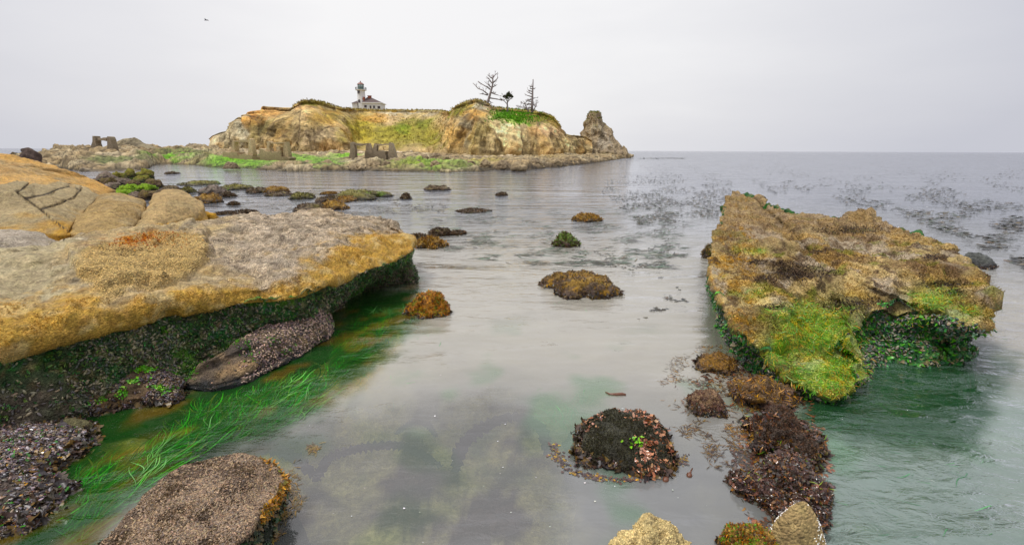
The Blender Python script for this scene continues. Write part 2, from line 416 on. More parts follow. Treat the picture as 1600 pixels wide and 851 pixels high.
mx = N('ShaderNodeMixShader'); mx.inputs[0].default_value = .93; L(bg1.outputs[0], mx.inputs[1]); L(bg2.outputs[0], mx.inputs[2]); L(mx.outputs[0], wo.inputs[0])
sl = bpy.data.lights.new('sun', 'SUN'); so = bpy.data.objects.new('sun', sl); COL.objects.link(so)
sl.energy = 2.2; sl.angle = math.radians(14); sl.color = (1, .96, .9)
sd = Vector((math.sin(SUN_AZ)*math.cos(SUN_EL), -math.cos(SUN_AZ)*math.cos(SUN_EL)*.35, math.sin(SUN_EL)))
so.rotation_euler = sd.to_track_quat('Z', 'Y').to_euler()
scn.view_settings.view_transform = 'Standard'; scn.view_settings.look = 'None'; scn.view_settings.exposure = 0
scn.render.engine = 'CYCLES'; scn.cycles.max_bounces = 6; scn.cycles.transparent_max_bounces = 12
scn.cycles.use_denoising = True

# ------------------------------------------------------------------ water and sea bed
CH = [(-60, 840), (0, 870), (140, 870), (200, 790), (300, 735), (420, 690), (480, 650), (560, 600), (640, 520), (655, 490), (650, 440), (560, 445), (480, 480), (420, 560), (300, 600), (100, 640), (-60, 700)]
RR = [(1225, 600), (1320, 560), (1400, 545), (1530, 540), (1590, 560), (1560, 620), (1530, 690), (1480, 700), (1350, 690), (1260, 670)]
RL = [(1090, 420), (1120, 430), (1200, 560), (1150, 600), (1105, 540)]
nr_, nth = 560, 640
rr = np.exp(np.linspace(math.log(.7), math.log(40000), nr_)); th = np.radians(np.linspace(-105, 105, nth))
TH, RRm = np.meshgrid(th, rr)
WX, WY = RRm*np.sin(TH), RRm*np.cos(TH); WP = np.stack([WX, WY, np.zeros_like(WX)], -1).reshape(-1, 3)
wpx, wpy = proj(WP); front = WP[:, 1] > .5
near = front & (np.hypot(WP[:, 0], WP[:, 1]) < 40)
jit = np.zeros(len(WP)); jit2 = np.zeros(len(WP))
jit[near] = fbm(WP[near], 1.6, 4, 3); jit2[near] = fbm(WP[near], 5, 4, 8)
def wmask(poly, soft):
    m = np.zeros(len(WP)); k = near
    m[k] = sst(-soft, soft, poly_sd(wpx[k], wpy[k], poly)+jit[k]*soft*.8+jit2[k]*soft*.3); return m
mCH, mRR, mRL = wmask(CH, 22), wmask(RR, 24), wmask(RL, 18)
dist = np.hypot(WP[:, 0], WP[:, 1])
mc = np.repeat(lin(151, 152, 149)[None]*.76, len(WP), 0)
mc = mixc(mc, lin(186, 181, 167)*.78, sst(4.2, 7, dist)*(1-sst(12, 22, dist)))
mc = mixc(mc, lin(134, 153, 142)*.86, np.where(front, sst(1150, 1330, wpx)*(1-sst(7.5, 11, dist)), 0)*.9)
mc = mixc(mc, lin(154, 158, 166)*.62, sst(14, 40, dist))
gpat = np.zeros(len(WP)); gpat[near] = sst(.1, .5, fbm(WP[near], .8, 3, 31)); mc = mixc(mc, lin(104, 160, 110)*.8, gpat*.5*(1-sst(6, 9, dist)))
mk = np.full(len(WP), .80)-.10*gpat-.14*(1-sst(4.5, 8, dist))
KP = [(200, 790), (270, 690), (420, 660), (620, 640), (800, 630), (880, 680), (860, 860), (560, 900), (240, 860)]
mk = mk-.36*wmask(KP, 40)
ior = 1.75-.38*mCH-.1*mRR-.33*sst(60, 260, dist)  # channel mirrors less sky, standing in for the dark reflection of the rock wall
mk = mk*(1-mCH*.6)*(1-mRR*.45)*(1-mRL*.6)
mc = mixc(mc, lin(20, 104, 46)*.62, mRR*.9); chn = np.zeros(len(WP)); chn[near] = fbm(WP[near]*np.array([1, 1, 1]) @ np.array([[.64, .77, 0], [-2.3, 1.9, 0], [0, 0, 1.]]).T, .8, 4, 77); mc = mixc(mc, mixc(np.repeat(lin(30, 112, 26)[None]*.8, len(WP), 0), lin(150, 128, 36)*.8, sst(.02, .3, chn)), mCH*.95)  # RR: green algae plus the slab's dark reflection, painted into the murk colour
rip = .2-.28*np.where(front, sst(25, 40, dist)*(1-sst(110, 170, dist))*(1-sst(950, 1080, wpx)), 0)+.5*sst(7, 16, dist)+.38*sst(16, 60, dist)
rip = np.clip(rip, .1, 2)*(1-.72*np.where(front, sst(22, 34, dist)*(1-sst(130, 190, dist))*(1-sst(930, 1060, wpx)), 0))+.3*mRR
rip += np.where(front, .85*sst(1180, 1320, wpx)*(1-sst(30, 60, dist)), 0)
rip += np.where(near, .28*mCH+.2*sst(.2, .6, jit), 0)
WP[:, 2] = np.where(near, .010*jit*sst(2, 5, dist), 0)

mw, nt, N = newmat('sea_water'); L = nt.links.new
out = N('ShaderNodeOutputMaterial'); tc = N('ShaderNodeTexCoord')
aC, aM, aR = (N('ShaderNodeAttribute', attribute_name=a) for a in ('col', 'murk', 'rip'))
def wnoise(sx, sy, det, rough=.55, rot=0, dst=0):
    m_ = N('ShaderNodeMapping'); m_.inputs['Scale'].default_value = (sx, sy, 1); m_.inputs['Rotation'].default_value = (0, 0, math.radians(rot)); L(tc.outputs['Object'], m_.inputs[0])
    n_ = N('ShaderNodeTexNoise'); n_.inputs['Scale'].default_value = 1; n_.inputs['Detail'].default_value = det; n_.inputs['Roughness'].default_value = rough; n_.inputs['Distortion'].default_value = dst; L(m_.outputs[0], n_.inputs['Vector']); return n_.outputs[0]
b1 = wnoise(.55, 1.5, 5, .55, -6, .4); b2 = wnoise(3.4, 6.5, 4, .6, 9, .6); b3 = wnoise(.12, .32, 4, .6, -3, .3)
def bump(h, dist_, prev=None, st=None):
    b = N('ShaderNodeBump'); b.inputs['Distance'].default_value = dist_; b.inputs['Strength'].default_value = 1; L(h, b.inputs['Height'])
    if st: L(st, b.inputs['Strength'])
    if prev: L(prev, b.inputs['Normal'])
    return b.outputs[0]
nb = bump(b2, .06, bump(b1, .10, bump(b3, .9, None, aR.outputs['Fac']), aR.outputs['Fac']), aR.outputs['Fac'])
tr = N('ShaderNodeBsdfTransparent'); tr.inputs[0].default_value = (.86, .95, .86, 1)
df = N('ShaderNodeBsdfDiffuse')
vn = wnoise(.9, 1.6, 5, .6, 20, .5); vr = N('ShaderNodeMapRange'); L(vn, vr.inputs[0]); vr.inputs[3].default_value = .82; vr.inputs[4].default_value = 1.18
vs = N('ShaderNodeVectorMath', operation='SCALE'); L(aC.outputs['Color'], vs.inputs[0]); L(vr.outputs[0], vs.inputs['Scale']); L(vs.outputs[0], df.inputs[0])
m1 = N('ShaderNodeMixShader'); L(aM.outputs['Fac'], m1.inputs[0]); L(tr.outputs[0], m1.inputs[1]); L(df.outputs[0], m1.inputs[2])
gl = N('ShaderNodeBsdfGlossy'); gl.inputs['Roughness'].default_value = .05; gl.inputs[0].default_value = (.97, .97, 1, 1); L(nb, gl.inputs['Normal'])
fr = N('ShaderNodeFresnel'); L(N('ShaderNodeAttribute', attribute_name='ior').outputs['Fac'], fr.inputs['IOR']); L(nb, fr.inputs['Normal'])
m2 = N('ShaderNodeMixShader'); L(fr.outputs[0], m2.inputs[0]); L(m1.outputs[0], m2.inputs[1]); L(gl.outputs[0], m2.inputs[2]); L(m2.outputs[0], out.inputs[0])
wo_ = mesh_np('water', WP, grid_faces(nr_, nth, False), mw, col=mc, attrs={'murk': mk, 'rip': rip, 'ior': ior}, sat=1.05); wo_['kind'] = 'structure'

# sea bed: near part detailed, deep further out
sr = np.exp(np.linspace(math.log(.7), math.log(40000), 300)); TH2, SR = np.meshgrid(np.radians(np.linspace(-105, 105, 420)), sr)
SP = np.stack([SR*np.sin(TH2), SR*np.cos(TH2), np.zeros_like(SR)], -1).reshape(-1, 3)
sx, sy = proj(SP); sd_ = np.hypot(SP[:, 0], SP[:, 1]); nearS = (sd_ < 40) & (SP[:, 1] > .5)
mS = np.zeros(len(SP)); jS = np.zeros(len(SP)); jS[nearS] = fbm(SP[nearS], 1.3, 5, 41)
mS[nearS] = sst(-40, 30, poly_sd(sx[nearS], sy[nearS], CH))
mS2 = np.zeros(len(SP)); mS2[nearS] = sst(-40, 30, poly_sd(sx[nearS], sy[nearS], RR))
SP[:, 2] = -.75+.42*mS+.1*mS2-3*sst(12, 60, sd_)+.08*jS
sc_ = np.repeat(lin(184, 164, 124)[None], len(SP), 0); sc_ = mixc(sc_, lin(78, 54, 60), sst(.02, .2, jS)*.95); sc_ = mixc(sc_, lin(60, 90, 50), sst(.1, .5, -jS)*.7)
sc_ = mixc(sc_, lin(44, 116, 34), sst(-.2, .3, jS)*mS*.9); sc_ = mixc(sc_, lin(206, 176, 72), mS*(1-sst(-.25, .15, jS))*.85)
sc_ = mixc(sc_, lin(14, 62, 34)*.7, mS2*.9)
sb = mesh_np('sea_bed', SP, grid_faces(300, 420, False), M_MID, col=sc_, attrs={'barn': np.zeros(len(SP))}); sb['kind'] = 'structure'

# ------------------------------------------------------------------ headland
def tab(xs, t): 
    t = np.array(t, float); return np.interp(xs, t[:, 0], t[:, 1])
CREST = [(328, 217), (333, 212), (345, 207), (357, 204), (364, 195), (368, 187), (374, 183), (380, 186), (384, 190), (386, 177), (392, 174), (408, 172), (411, 166), (440, 168), (455, 168), (465, 161), (478, 156), (490, 156), (505, 160), (530, 168), (560, 171), (600, 172), (650, 172), (690, 173), (703, 176), (712, 168), (722, 161), (733, 157), (745, 155), (760, 160), (768, 167), (776, 168), (800, 171), (830, 173), (850, 177), (862, 182), (870, 190), (877, 202), (881, 208), (890, 211), (905, 212), (915, 213), (925, 220)]
BASE = [(328, 232), (400, 236), (480, 240), (545, 237), (590, 236), (640, 237), (690, 242), (750, 245), (830, 245), (870, 242), (915, 243)]
YB = [(328, 170), (385, 166), (480, 162), (535, 166), (545, 174), (600, 184), (670, 180), (692, 164), (715, 154), (745, 149), (800, 149), (860, 156), (890, 170), (915, 186)]
YC = [(328, 176), (384, 176), (388, 182), (480, 182), (530, 196), (560, 214), (640, 218), (685, 212), (715, 182), (745, 170), (800, 176), (860, 180), (890, 182), (915, 192)]
cpx = np.unique(np.concatenate([[c[0] for c in CREST], np.arange(332, 925, 12)])).astype(float)
rows = []
crest, base, yb, yc = tab(cpx, CREST), tab(cpx, BASE), tab(cpx, YB), tab(cpx, YC)
# share of the height at which the cliff gives way to the slope above, and how far back it is there
KNEE = tab(cpx, [(328, .8), (384, .85), (400, .7), (470, .7), (540, .5), (560, .3), (690, .35), (715, .62), (760, .72), (830, .7), (870, .75), (915, .6)])
KY = tab(cpx, [(328, .5), (400, .35), (540, .25), (560, .35), (690, .4), (715, .25), (760, .22), (860, .3), (915, .5)])
def at_rows(f, fy):
    return np.array([np.concatenate([PY(x, b+(c-b)*f_, y0+(y1-y0)*g_), [x, b+(c-b)*f_]]) for x, b, c, y0, y1, f_, g_ in zip(cpx, base, crest, yb, yc, f, fy)])
one = np.ones(len(cpx))
r0 = at_rows(0*one, -.1*one); r0[:, 2] -= 2.5; rows.append(r0)
rows.append(at_rows(0*one, 0*one)); rows.append(at_rows(KNEE*.5, KY*.3)); rows.append(at_rows(KNEE, KY))
rows.append(at_rows(KNEE*.45+.55, KY*.5+.5)); rows.append(at_rows(.93*one, .96*one)); rows.append(at_rows(one, one))
for dy, dz in ((14, .2), (45, -.8), (70, -6), (85, -24)):
    r = at_rows(one, one); r[:, 1] += dy; r[:, 0] *= (1+dy/260); r[:, 2] += dz; r[:, 2] = np.maximum(r[:, 2], -2); rows.append(r)
G = loft(np.array(rows), 330, 900, False)
def isl_disp(P, N, E):
    z = P[:, 2]; steep = np.clip(1-np.abs(N[:, 2]), 0, 1)
    Q = P*np.array([1, 1, .22])
    g = fbm(Q, .16, 4, 2, ridge=True)*1.5+fbm(Q, .5, 4, 9, ridge=True)*.75
    f = fbm(P, .12, 5, 4)*1.3
    px = E[:, 0]; grass = sst(530, 575, px)*(1-sst(680, 715, px))
    low = sst(.5, 3.0, z)
    top = 1-.75*sst(.0, 1.0, (E[:, 1] < tab(px, CREST)+2.0).astype(float))
    strata = fbm(P*np.array([.12, .12, 1.0])+P[:, :1]*np.array([0, 0, .28]), .9, 3, 12)*.5
    F1, F2, ID = worley(P*np.array([1, 1, .45])+.6*np.stack([fbm(P, .2, 2, 14)]*3, 1), .11, 6); H1, H2, IE = worley(P*np.array([1, 1, .6]), .3, 8)
    f = f+((ID-.5)*2.6*sst(0, .08, F2-F1)+(IE-.5)*1.0*sst(0, .1, H2-H1))*(1-grass*.7)
    d = (g*(1-grass*.6)*steep*1.35+f*.7+strata*steep*(1-grass)*1.3)*low*top*.9
    return np.stack([d*N[:, 0], d*N[:, 1], d*N[:, 2]*.3], 1)
BL = [ # px, py, rx, ry, colour, strength : what grows or shows where on the cliff
 (352, 215, 26, 22, (158, 146, 124), .9), (376, 205, 12, 22, (150, 142, 124), 1), (372, 228, 30, 10, (140, 130, 108), .7),
 (412, 176, 32, 6, (196, 152, 100), .95), (396, 186, 12, 14, (186, 130, 66), .8), (440, 170, 24, 3, (120, 92, 60), .8), (400, 210, 14, 26, (110, 98, 62), .75), (422, 196, 16, 14, (120, 110, 64), .7), (445, 205, 22, 26, (166, 142, 100), .8),
 (475, 178, 5, 22, (200, 160, 116), .8), (500, 190, 22, 18, (160, 136, 90), .8), (470, 200, 10, 30, (170, 150, 116), .8), (490, 160, 26, 6, (134, 124, 50), .9), (515, 180, 24, 12, (140, 122, 58), .8),
 (505, 218, 40, 18, (160, 142, 116), 1), (530, 212, 18, 10, (168, 148, 118), 1), (520, 230, 34, 8, (152, 132, 102), .9),
 (565, 205, 30, 26, (148, 136, 58), .95), (590, 185, 34, 7, (180, 138, 74), .8), (620, 183, 30, 4, (186, 160, 124), .9), (640, 176, 50, 3.2, (172, 164, 150), .85), (600, 172, 90, 2.2, (146, 118, 56), .9), (612, 212, 30, 18, (138, 130, 58), .9), (650, 205, 44, 22, (132, 126, 58), .9), (660, 195, 14, 8, (96, 108, 36), .6), (625, 200, 8, 8, (90, 118, 34), .6), (675, 220, 20, 12, (120, 116, 44), .8), (612, 188, 12, 5, (200, 176, 140), .8),
 (735, 165, 20, 6, (128, 120, 46), .9), (748, 165, 16, 5, (160, 152, 138), .9), (715, 176, 16, 8, (118, 118, 44), .9), (740, 178, 20, 6, (200, 156, 96), .9), (770, 180, 12, 8, (112, 108, 62), .8),
 (728, 205, 8, 26, (122, 116, 104), .8), (712, 215, 14, 22, (190, 154, 96), .7), (748, 210, 14, 30, (204, 184, 130), .8), (790, 208, 32, 24, (206, 184, 146), .95), (800, 225, 40, 14, (200, 180, 142), .9), (764, 196, 5, 22, (212, 192, 150), .7),
 (786, 178, 14, 6, (92, 144, 38), 1), (806, 187, 18, 7, (98, 144, 42), 1), (824, 193, 12, 5, (104, 140, 50), .9), (815, 178, 20, 6, (158, 138, 96), .9), (850, 184, 26, 8, (122, 120, 44), .95), (866, 196, 10, 7, (112, 112, 44), .8),
 (850, 206, 24, 9, (212, 178, 142), .9), (835, 212, 10, 12, (140, 124, 92), .7), (860, 222, 30, 12, (190, 166, 126), .8), (850, 226, 8, 5, (96, 84, 66), .6), (895, 224, 16, 10, (186, 166, 128), .8)]
def isl_col(P, N, E):
    px = E[:, 0]+fbm(P, .14, 4, 21)*20; py = E[:, 1]+fbm(P, .2, 4, 25)*7
    c = np.repeat(lin(170, 150, 116)[None], len(P), 0)
    for x, y, rx, ry, cc, s in BL:
        q = ((px-x)/rx)**2+((py-y)/ry)**2
        c = mixc(c, lin(*cc), s*np.exp(-q*q*.9))
    top = (1-sst(0, 4, E[:, 1]-tab(E[:, 0], CREST)))*sst(.3, .7, N[:, 2])*sst(455, 480, px)
    c = mixc(c, lin(132, 118, 48), top*(px < 900)*.8)
    v = fbm(P*np.array([1, 1, .3]), .35, 5, 33); c = c*np.exp(np.clip(v, -1, 1)*.6)[:, None]; v2 = fbm(P*np.array([1, 1, .2]), 1.1, 4, 34); c = mixc(c, c*.5, sst(.2, .6, v2)*(1-np.exp(-((E[:, 0]-620)/75)**4)))
    gv = fbm(P, .9, 3, 35); c = c*np.exp(gv*.22)[:, None]
    crack = sst(.30, .5, fbm(P*np.array([1, 1, .25]), .3, 4, 2, ridge=True)); c = c*(1+.12*crack)[:, None]
    F1, F2, ID = worley(P*np.array([1, 1, .45])+.6*np.stack([fbm(P, .2, 2, 14)]*3, 1), .11, 6); nog = 1-np.exp(-((E[:, 0]-620)/72)**4)
    c = c*(1+(ID-.5)*.5*nog)[:, None]; c = mixc(c, lin(84, 70, 54), (1-sst(.0, .07, F2-F1))*.7*nog)
    c = mixc(c, lin(120, 104, 76), (1-sst(1.2, 3.2, P[:, 2]))*.6)
    lg = (c @ np.array([.3, .6, .1]))[:, None]; st_ = fbm(np.stack([P[:, 0]*.05, P[:, 1]*.05, P[:, 2]+P[:, 0]*.22], 1), 1.0, 4, 43)
    c = c*np.exp(st_*.45*nog)[:, None]; c = mixc(c, lin(196, 148, 84), .3*nog*sst(.0, .4, fbm(P, .1, 3, 45)))
    c = (lg+(c-lg)*1.0)*np.array([1.0, .985, .86]); return np.clip(c*1.28, .01, .8), np.full(len(P), .2)
ISL = finish(G, False, 'headland', M_FAR, None, None, isl_col, isl_disp, loc=(-40, 175, 0), kind='structure')
# grass and scrub on the headland
E = ISL['ext']; gz = sst(545, 560, E[:, 0])*(1-sst(690, 705, E[:, 0]))*sst(236, 228, E[:, 1])*sst(176, 182, E[:, 1])
cr_ = (np.abs(E[:, 1]-tab(E[:, 0], CREST)) < 2.0)*((E[:, 0] > 455)*(E[:, 0] < 876))*1.6
gr_ = np.exp(-((E[:, 0]-804)/26)**2-((E[:, 1]-184)/9)**2)
wt = gz*.6+cr_+.5*np.exp(-((E[:, 0]-850)/24)**2-((E[:, 1]-184)/8)**2)+.7*np.exp(-((E[:, 0]-722)/20)**2-((E[:, 1]-168)/9)**2)
scatter_on('grass', ISL, wt, 16000, T_TUFT, (.4, 1.0), [lin(160, 144, 76), lin(130, 130, 60), lin(170, 146, 84)], ISL['o'], M_GRASS, normal_mix=1.2, down=-.3, under=.5)
scatter_on('green_grass', ISL, gr_, 1600, T_TUFT, (.5, 1.1), [lin(96, 150, 40), lin(112, 160, 56)], ISL['o'], M_GRASS, normal_mix=1.2, down=-.3)

# ------------------------------------------------------------------ rocky shore in front of it
SHORE = [(-300, 262), (0, 258), (90, 262), (130, 268), (212, 268), (228, 264), (240, 258), (256, 256), (300, 257), (330, 261), (400, 264), (450, 268), (520, 266), (560, 265), (640, 268), (700, 269), (760, 267), (820, 266), (860, 262), (920, 256), (960, 250), (990, 245)]
REEF = [(-300, 246), (0, 244), (60, 238), (100, 234), (130, 232), (200, 232), (250, 233), (300, 229), (330, 230)]
spx = np.arange(-300, 991, 10.)
def shore_col_pts(x):
    s = np.interp(x, *np.array(SHORE).T); a = PZ(x, s, 0); out = []
    f = a.copy(); f[1] -= .04*a[1]; f[0] *= .96; f[2] = -1.0; out.append(np.r_[f, x, s+3])
    out.append(np.r_[a, x, s])
    if x < 330:
        t = np.interp(x, *np.array(REEF).T); Yr = np.interp(x, [-300, 60, 130, 230, 330], [60, 95, 115, 125, 165])
        top = PY(x, t, Yr); k = 5
        for g in (.12, .35, .65):
            q = a+(top-a)*g; bb_ = math.exp(-((x-180)/52)**4); q[2] = top[2]*((.25+.75*g)*(1-bb_)+bb_*(.1 if g < .2 else .32 if g < .5 else .75)); out.append(np.r_[q, x, s+(t-s)*g])
        out.append(np.r_[top, x, t]); b = top*1.0; b[1] += 12; b[2] -= .3; out.append(np.r_[b, x, t]); b = b.copy(); b[1] += 18; b[2] = -1.5; out.append(np.r_[b, x, t])
    else:
        bb = np.interp(x, *np.array(BASE).T) if x < 915 else np.interp(x, [915, 990], [242, 243.5]); Yb = np.interp(x, *np.array(YB).T) if x < 915 else np.interp(x, [915, 990], [186, 215])
        top = PY(x, bb, max(Yb, a[1]+8))
        for g in (.08, .3, .6):
            q = a+(top-a)*g; q[2] = max(top[2]*(.28+.72*g), .3); out.append(np.r_[q, x, s+(bb-s)*g])
        out.append(np.r_[top, x, bb]); b = top.copy(); b[1] += 12; b[2] += .4; out.append(np.r_[b, x, bb]); b = b.copy(); b[1] += 30; b[2] = -1; out.append(np.r_[b, x, bb])
    return out
ctrl = np.array([shore_col_pts(x) for x in spx]).transpose(1, 0, 2)
G = loft(ctrl, 200, 1100, False)
def sh_disp(P, N, E):
    n = fbm(P*np.array([.6, 1, 1]), .28, 5, 51)*(.55+.35*(E[:, 0] < 340))+fbm(P*np.array([.5, 1, 1]), 1.1, 4, 55, ridge=True)*.28
    F1, F2, ID = worley(P*np.array([.5, .8, 0]), .35, 3); n += (ID-.5)*1.2*sst(0, .2, F2-F1); F1, F2, ID = worley(P*np.array([.7, 1, 0]), .9, 5); n += (ID-.4)*.55*sst(0, .2, F2-F1)
    sand = np.exp(-((E[:, 0]-620)/55)**4-((E[:, 1]-240)/4.2)**4)+np.exp(-((E[:, 0]-182)/56)**4-((E[:, 1]-268)/2.5)**4)
    flat = np.exp(-((E[:, 0]-440)/130)**4-((E[:, 1]-260)/5)**4)*.6
    d = n*(1-np.clip(sand+flat, 0, .92)); return np.stack([0*d, 0*d, d], 1)
SBL = [(380, 259, 70, 5, (104, 146, 50), 1), (470, 256, 60, 5, (108, 144, 54), .9), (545, 252, 26, 4, (112, 150, 56), 1), (500, 262, 40, 4, (100, 138, 50), .9), (270, 252, 50, 3, (104, 146, 50), 1), (180, 256, 60, 4, (84, 96, 52), .8), (690, 263, 60, 5, (108, 142, 54), .9), (640, 264, 40, 4, (120, 134, 50), .7), (760, 258, 30, 4, (150, 140, 60), .6),
       (290, 245, 50, 5, (96, 104, 58), .8), (620, 241, 58, 4.5, (226, 206, 180), 1), (182, 268.5, 50, 2, (208, 190, 168), 1), (860, 248, 40, 5, (150, 128, 82), .6), (800, 243, 60, 3, (196, 178, 146), .8)]
def sh_col(P, N, E):
    px = E[:, 0]+fbm(P, .2, 3, 61)*14; py = E[:, 1]+fbm(P, .3, 3, 65)*3
    c = np.repeat(lin(138, 120, 90)[None], len(P), 0); c = mixc(c, lin(160, 146, 118), sst(-.3, .5, fbm(P, .15, 3, 67)))
    for x, y, rx, ry, cc, s in SBL:
        q = ((px-x)/rx)**2+((py-y)/ry)**2; c = mixc(c, lin(*cc), s*np.exp(-q*q))
    c = mixc(c, lin(70, 58, 44), sst(700, 780, E[:, 0])*(1-sst(920, 960, E[:, 0]))*(1-sst(.5, 1.0, P[:, 2]+fbm(P, .6, 3, 68)*.5))*.85)  # dark waterline band: shade of an undercut put into the colour
    c = mixc(c, lin(62, 54, 40), (1-sst(.1, .55, P[:, 2]+fbm(P, 1, 3, 69)*.25))*.8)
    F1, F2, ID = worley(P*np.array([.7, 1, 0]), .9, 5); c = c*(.35+.65*sst(.0, .16, F2-F1))[:, None]*(.7+.6*ID)[:, None]
    return c*np.exp(fbm(P, 1.0, 4, 71)*.7)[:, None]*1.2, np.full(len(P), .3)
SHR = finish(G, False, 'rocky_shore', M_MID, None, None, sh_col, sh_disp, loc=(-40, 120, 0), kind='structure')

# ------------------------------------------------------------------ sea stack and single rocks by the headland
def silrock(prof, Y, nu, nv, dr=.7, back=.0):
    """profile rows (py, pxL, pxR) top to bottom -> closed column of rock whose outline is that profile"""
    rings = []
    th = np.linspace(0, 2*math.pi, 24, endpoint=False)
    for k, (py, l, r) in enumerate(prof[::-1]):
        a, b = PY(l, py, Y), PY(r, py, Y); c = (a+b)/2; hw = abs(b[0]-a[0])/2
        ring = np.stack([c[0]+hw*np.cos(th), c[1]+hw*dr*np.sin(th), c[2]+0*th], 1); 
        if k == 0:
            d = ring.copy(); d[:, 2] -= 3; rings.append(d)
        rings.append(ring)
    rings.append(np.repeat(rings[-1].mean(0)[None], 24, 0))
    return loft(np.array(rings), nu, nv, True)
def cliff_disp(amp, sc):
    def f(P, N, E):
        return (fbm(P*np.array([1, 1, .3]), sc, 4, 2, ridge=True)+fbm(P, sc*1.3, 4, 7)*.8)*amp*(1-.6*np.clip(N[:, 2], 0, 1))
    return f
def stack_col(P, N, E):
    px, py = proj(P); c = np.repeat(lin(164, 146, 118)[None], len(P), 0)
    c = mixc(c, lin(190, 176, 152), sst(-.1, .5, fbm(P*np.array([1, 1, .4]), .25, 4, 3)))
    c = mixc(c, lin(96, 84, 62), .8*np.exp(-((px-940)/5)**2-((py-210)/9)**2)); c = mixc(c, lin(112, 108, 50), .85*sst(.25, .7, N[:, 2]+fbm(P, .4, 3, 5)*.3)*sst(206, 186, py))
    c = mixc(c, lin(150, 138, 46), .8*np.exp(-((px-945)/14)**2-((py-244)/4)**2)); c = mixc(c, lin(112, 96, 70), .7*(1-sst(1, 3, P[:, 2])))
    return c*np.exp(fbm(P*np.array([1, 1, .4]), .7, 4, 9)*.35)[:, None], np.full(len(P), .2)
G = silrock([(174.5, 926, 930), (178, 921, 937), (184, 918, 939), (192, 915, 942), (200, 914, 947), (205, 913, 953), (214, 910, 957), (224, 902, 965), (234, 896, 972), (246, 890, 981)], 212, 150, 260)
STK = finish(G, True, 'sea_stack', M_FAR, 'tall pale sea stack with grassy cap at the seaward end of the headland', 'sea stack', stack_col, cliff_disp(2.0, .2))
px_, py_ = proj(STK['V'])
scatter_on('grass', STK, ((py_ < 186) & (STK['N'][:, 2] > .2)).astype(float), 260, T_TUFT, (.3, .7), [lin(120, 116, 48), lin(98, 104, 40)], STK['o'], M_GRASS, normal_mix=1, down=-.2)
for prof, Y, nm, lb in (
    ([(229, 974, 976), (233, 970, 978), (238, 966, 981), (246, 962, 984)], 209, 'coastal_rock', 'small jagged rock at the seaward foot of the tall sea stack'),
    ([(210, 896, 897), (214, 893, 899), (222, 892, 902)], 200, 'rock_pinnacle', 'small split pinnacle in the gap between headland and sea stack'),
    ([(214, 903, 904), (218, 901, 906), (226, 899, 909)], 204, 'rock_pinnacle', 'low blunt pinnacle hard against the left side of the sea stack')):
    G = silrock(prof, Y, 40, 80); finish(G, True, nm, M_FAR, lb, 'rock', stack_col, cliff_disp(.8, .4))
def plainrock_col(c1, c2, wetline=.6):
    def f(P, N, E):
        c = mixc(np.repeat(c1[None], len(P), 0), c2, sst(-.2, .4, fbm(P, .35, 4, 3))); c = mixc(c, lin(70, 60, 46), .8*(1-sst(.1, wetline, P[:, 2])))
        return c*np.exp(fbm(P, .8, 4, 9)*.3)[:, None], np.full(len(P), .2)
    return f
G = silrock([(215, 205, 210), (219, 190, 216), (223, 180, 222), (229, 176, 236), (234, 174, 250), (240, 170, 262)], 122, 70, 160, .5)
finish(G, True, 'coastal_rock', M_MID, 'long sloping grey rock ridge right of the concrete arch', 'rock', plainrock_col(lin(146, 134, 108), lin(112, 102, 82)), cliff_disp(.5, .5))
G = silrock([(232, 42, 47), (234, 39, 52), (238, 38, 56), (245, 36, 60)], 70, 40, 80, .7)
finish(G, True, 'coastal_rock', M_MID, 'small dark rock standing alone against the sea at far left', 'rock', plainrock_col(lin(86, 70, 62), lin(66, 58, 52)), cliff_disp(.35, .9))

# shore boulders at the foot of the cliff
SB = [(628, 640, 243, 251, 'pale angular boulder at the right end of the sand'), (641, 656, 238, 247, 'upper grey boulder at the right edge of the small beach'), (655, 672, 241, 252, 'squat tan boulder below the green slope'), (671, 692, 238, 251, 'large pale boulder at the left foot of the right cliff'), (690, 706, 243, 254, 'tan boulder just right of the large pale one'), (612, 628, 247, 256, 'brown boulder in front of the beach sand'), (640, 668, 249, 262, 'broad grey boulder with cleft near the green flat'), (672, 688, 251, 260, 'low brown boulder above the green algae'), (705, 724, 246, 256, 'rounded boulder under the orange cliff'), (728, 742, 250, 258, 'small pale boulder on the shelf below the mound'), (800, 822, 251, 268, 'tall single boulder at the water edge below the cliff'), (748, 768, 249, 259, 'flat brown boulder on the rock shelf'), (776, 798, 250, 260, 'weathered boulder left of the tall water edge boulder'), (826, 848, 248, 258, 'pale boulder on the shelf right of the tall one'), (852, 876, 245, 256, 'wide tan boulder near the end of the shelf'), (882, 902, 243, 252, 'small boulder at the narrow end of the shelf'), (545, 570, 255, 267, 'brown boulder at the water in front of the single pier'), (572, 594, 250, 259, 'mossy boulder below the ruined concrete block'), (596, 612, 251, 259, 'tan boulder below the rightmost pier'), (500, 522, 249, 256, 'dark low boulder behind the green algae flat'), (470, 492, 250, 258, 'brown boulder right of the second ruin'), (350, 372, 253, 260, 'flat boulder under the left ruin'), (520, 538, 258, 266, 'small brown boulder beside the pale surf line')]
for i, (l, r, t, b, lb) in enumerate(SB):
    z0 = .55 if b < 262 else 0
    G, loc, a, h = mound(l, r, t, b, 26, 60, .7, .3, 200+i, z0=z0, flat=.4)
    finish(G, True, 'shore_boulder', M_MID, lb, 'boulder', plainrock_col(lin(160, 142, 112) if i % 3 else lin(122, 106, 84), lin(138, 122, 98), .5), None, loc=loc, group='boulders at the foot of the headland')

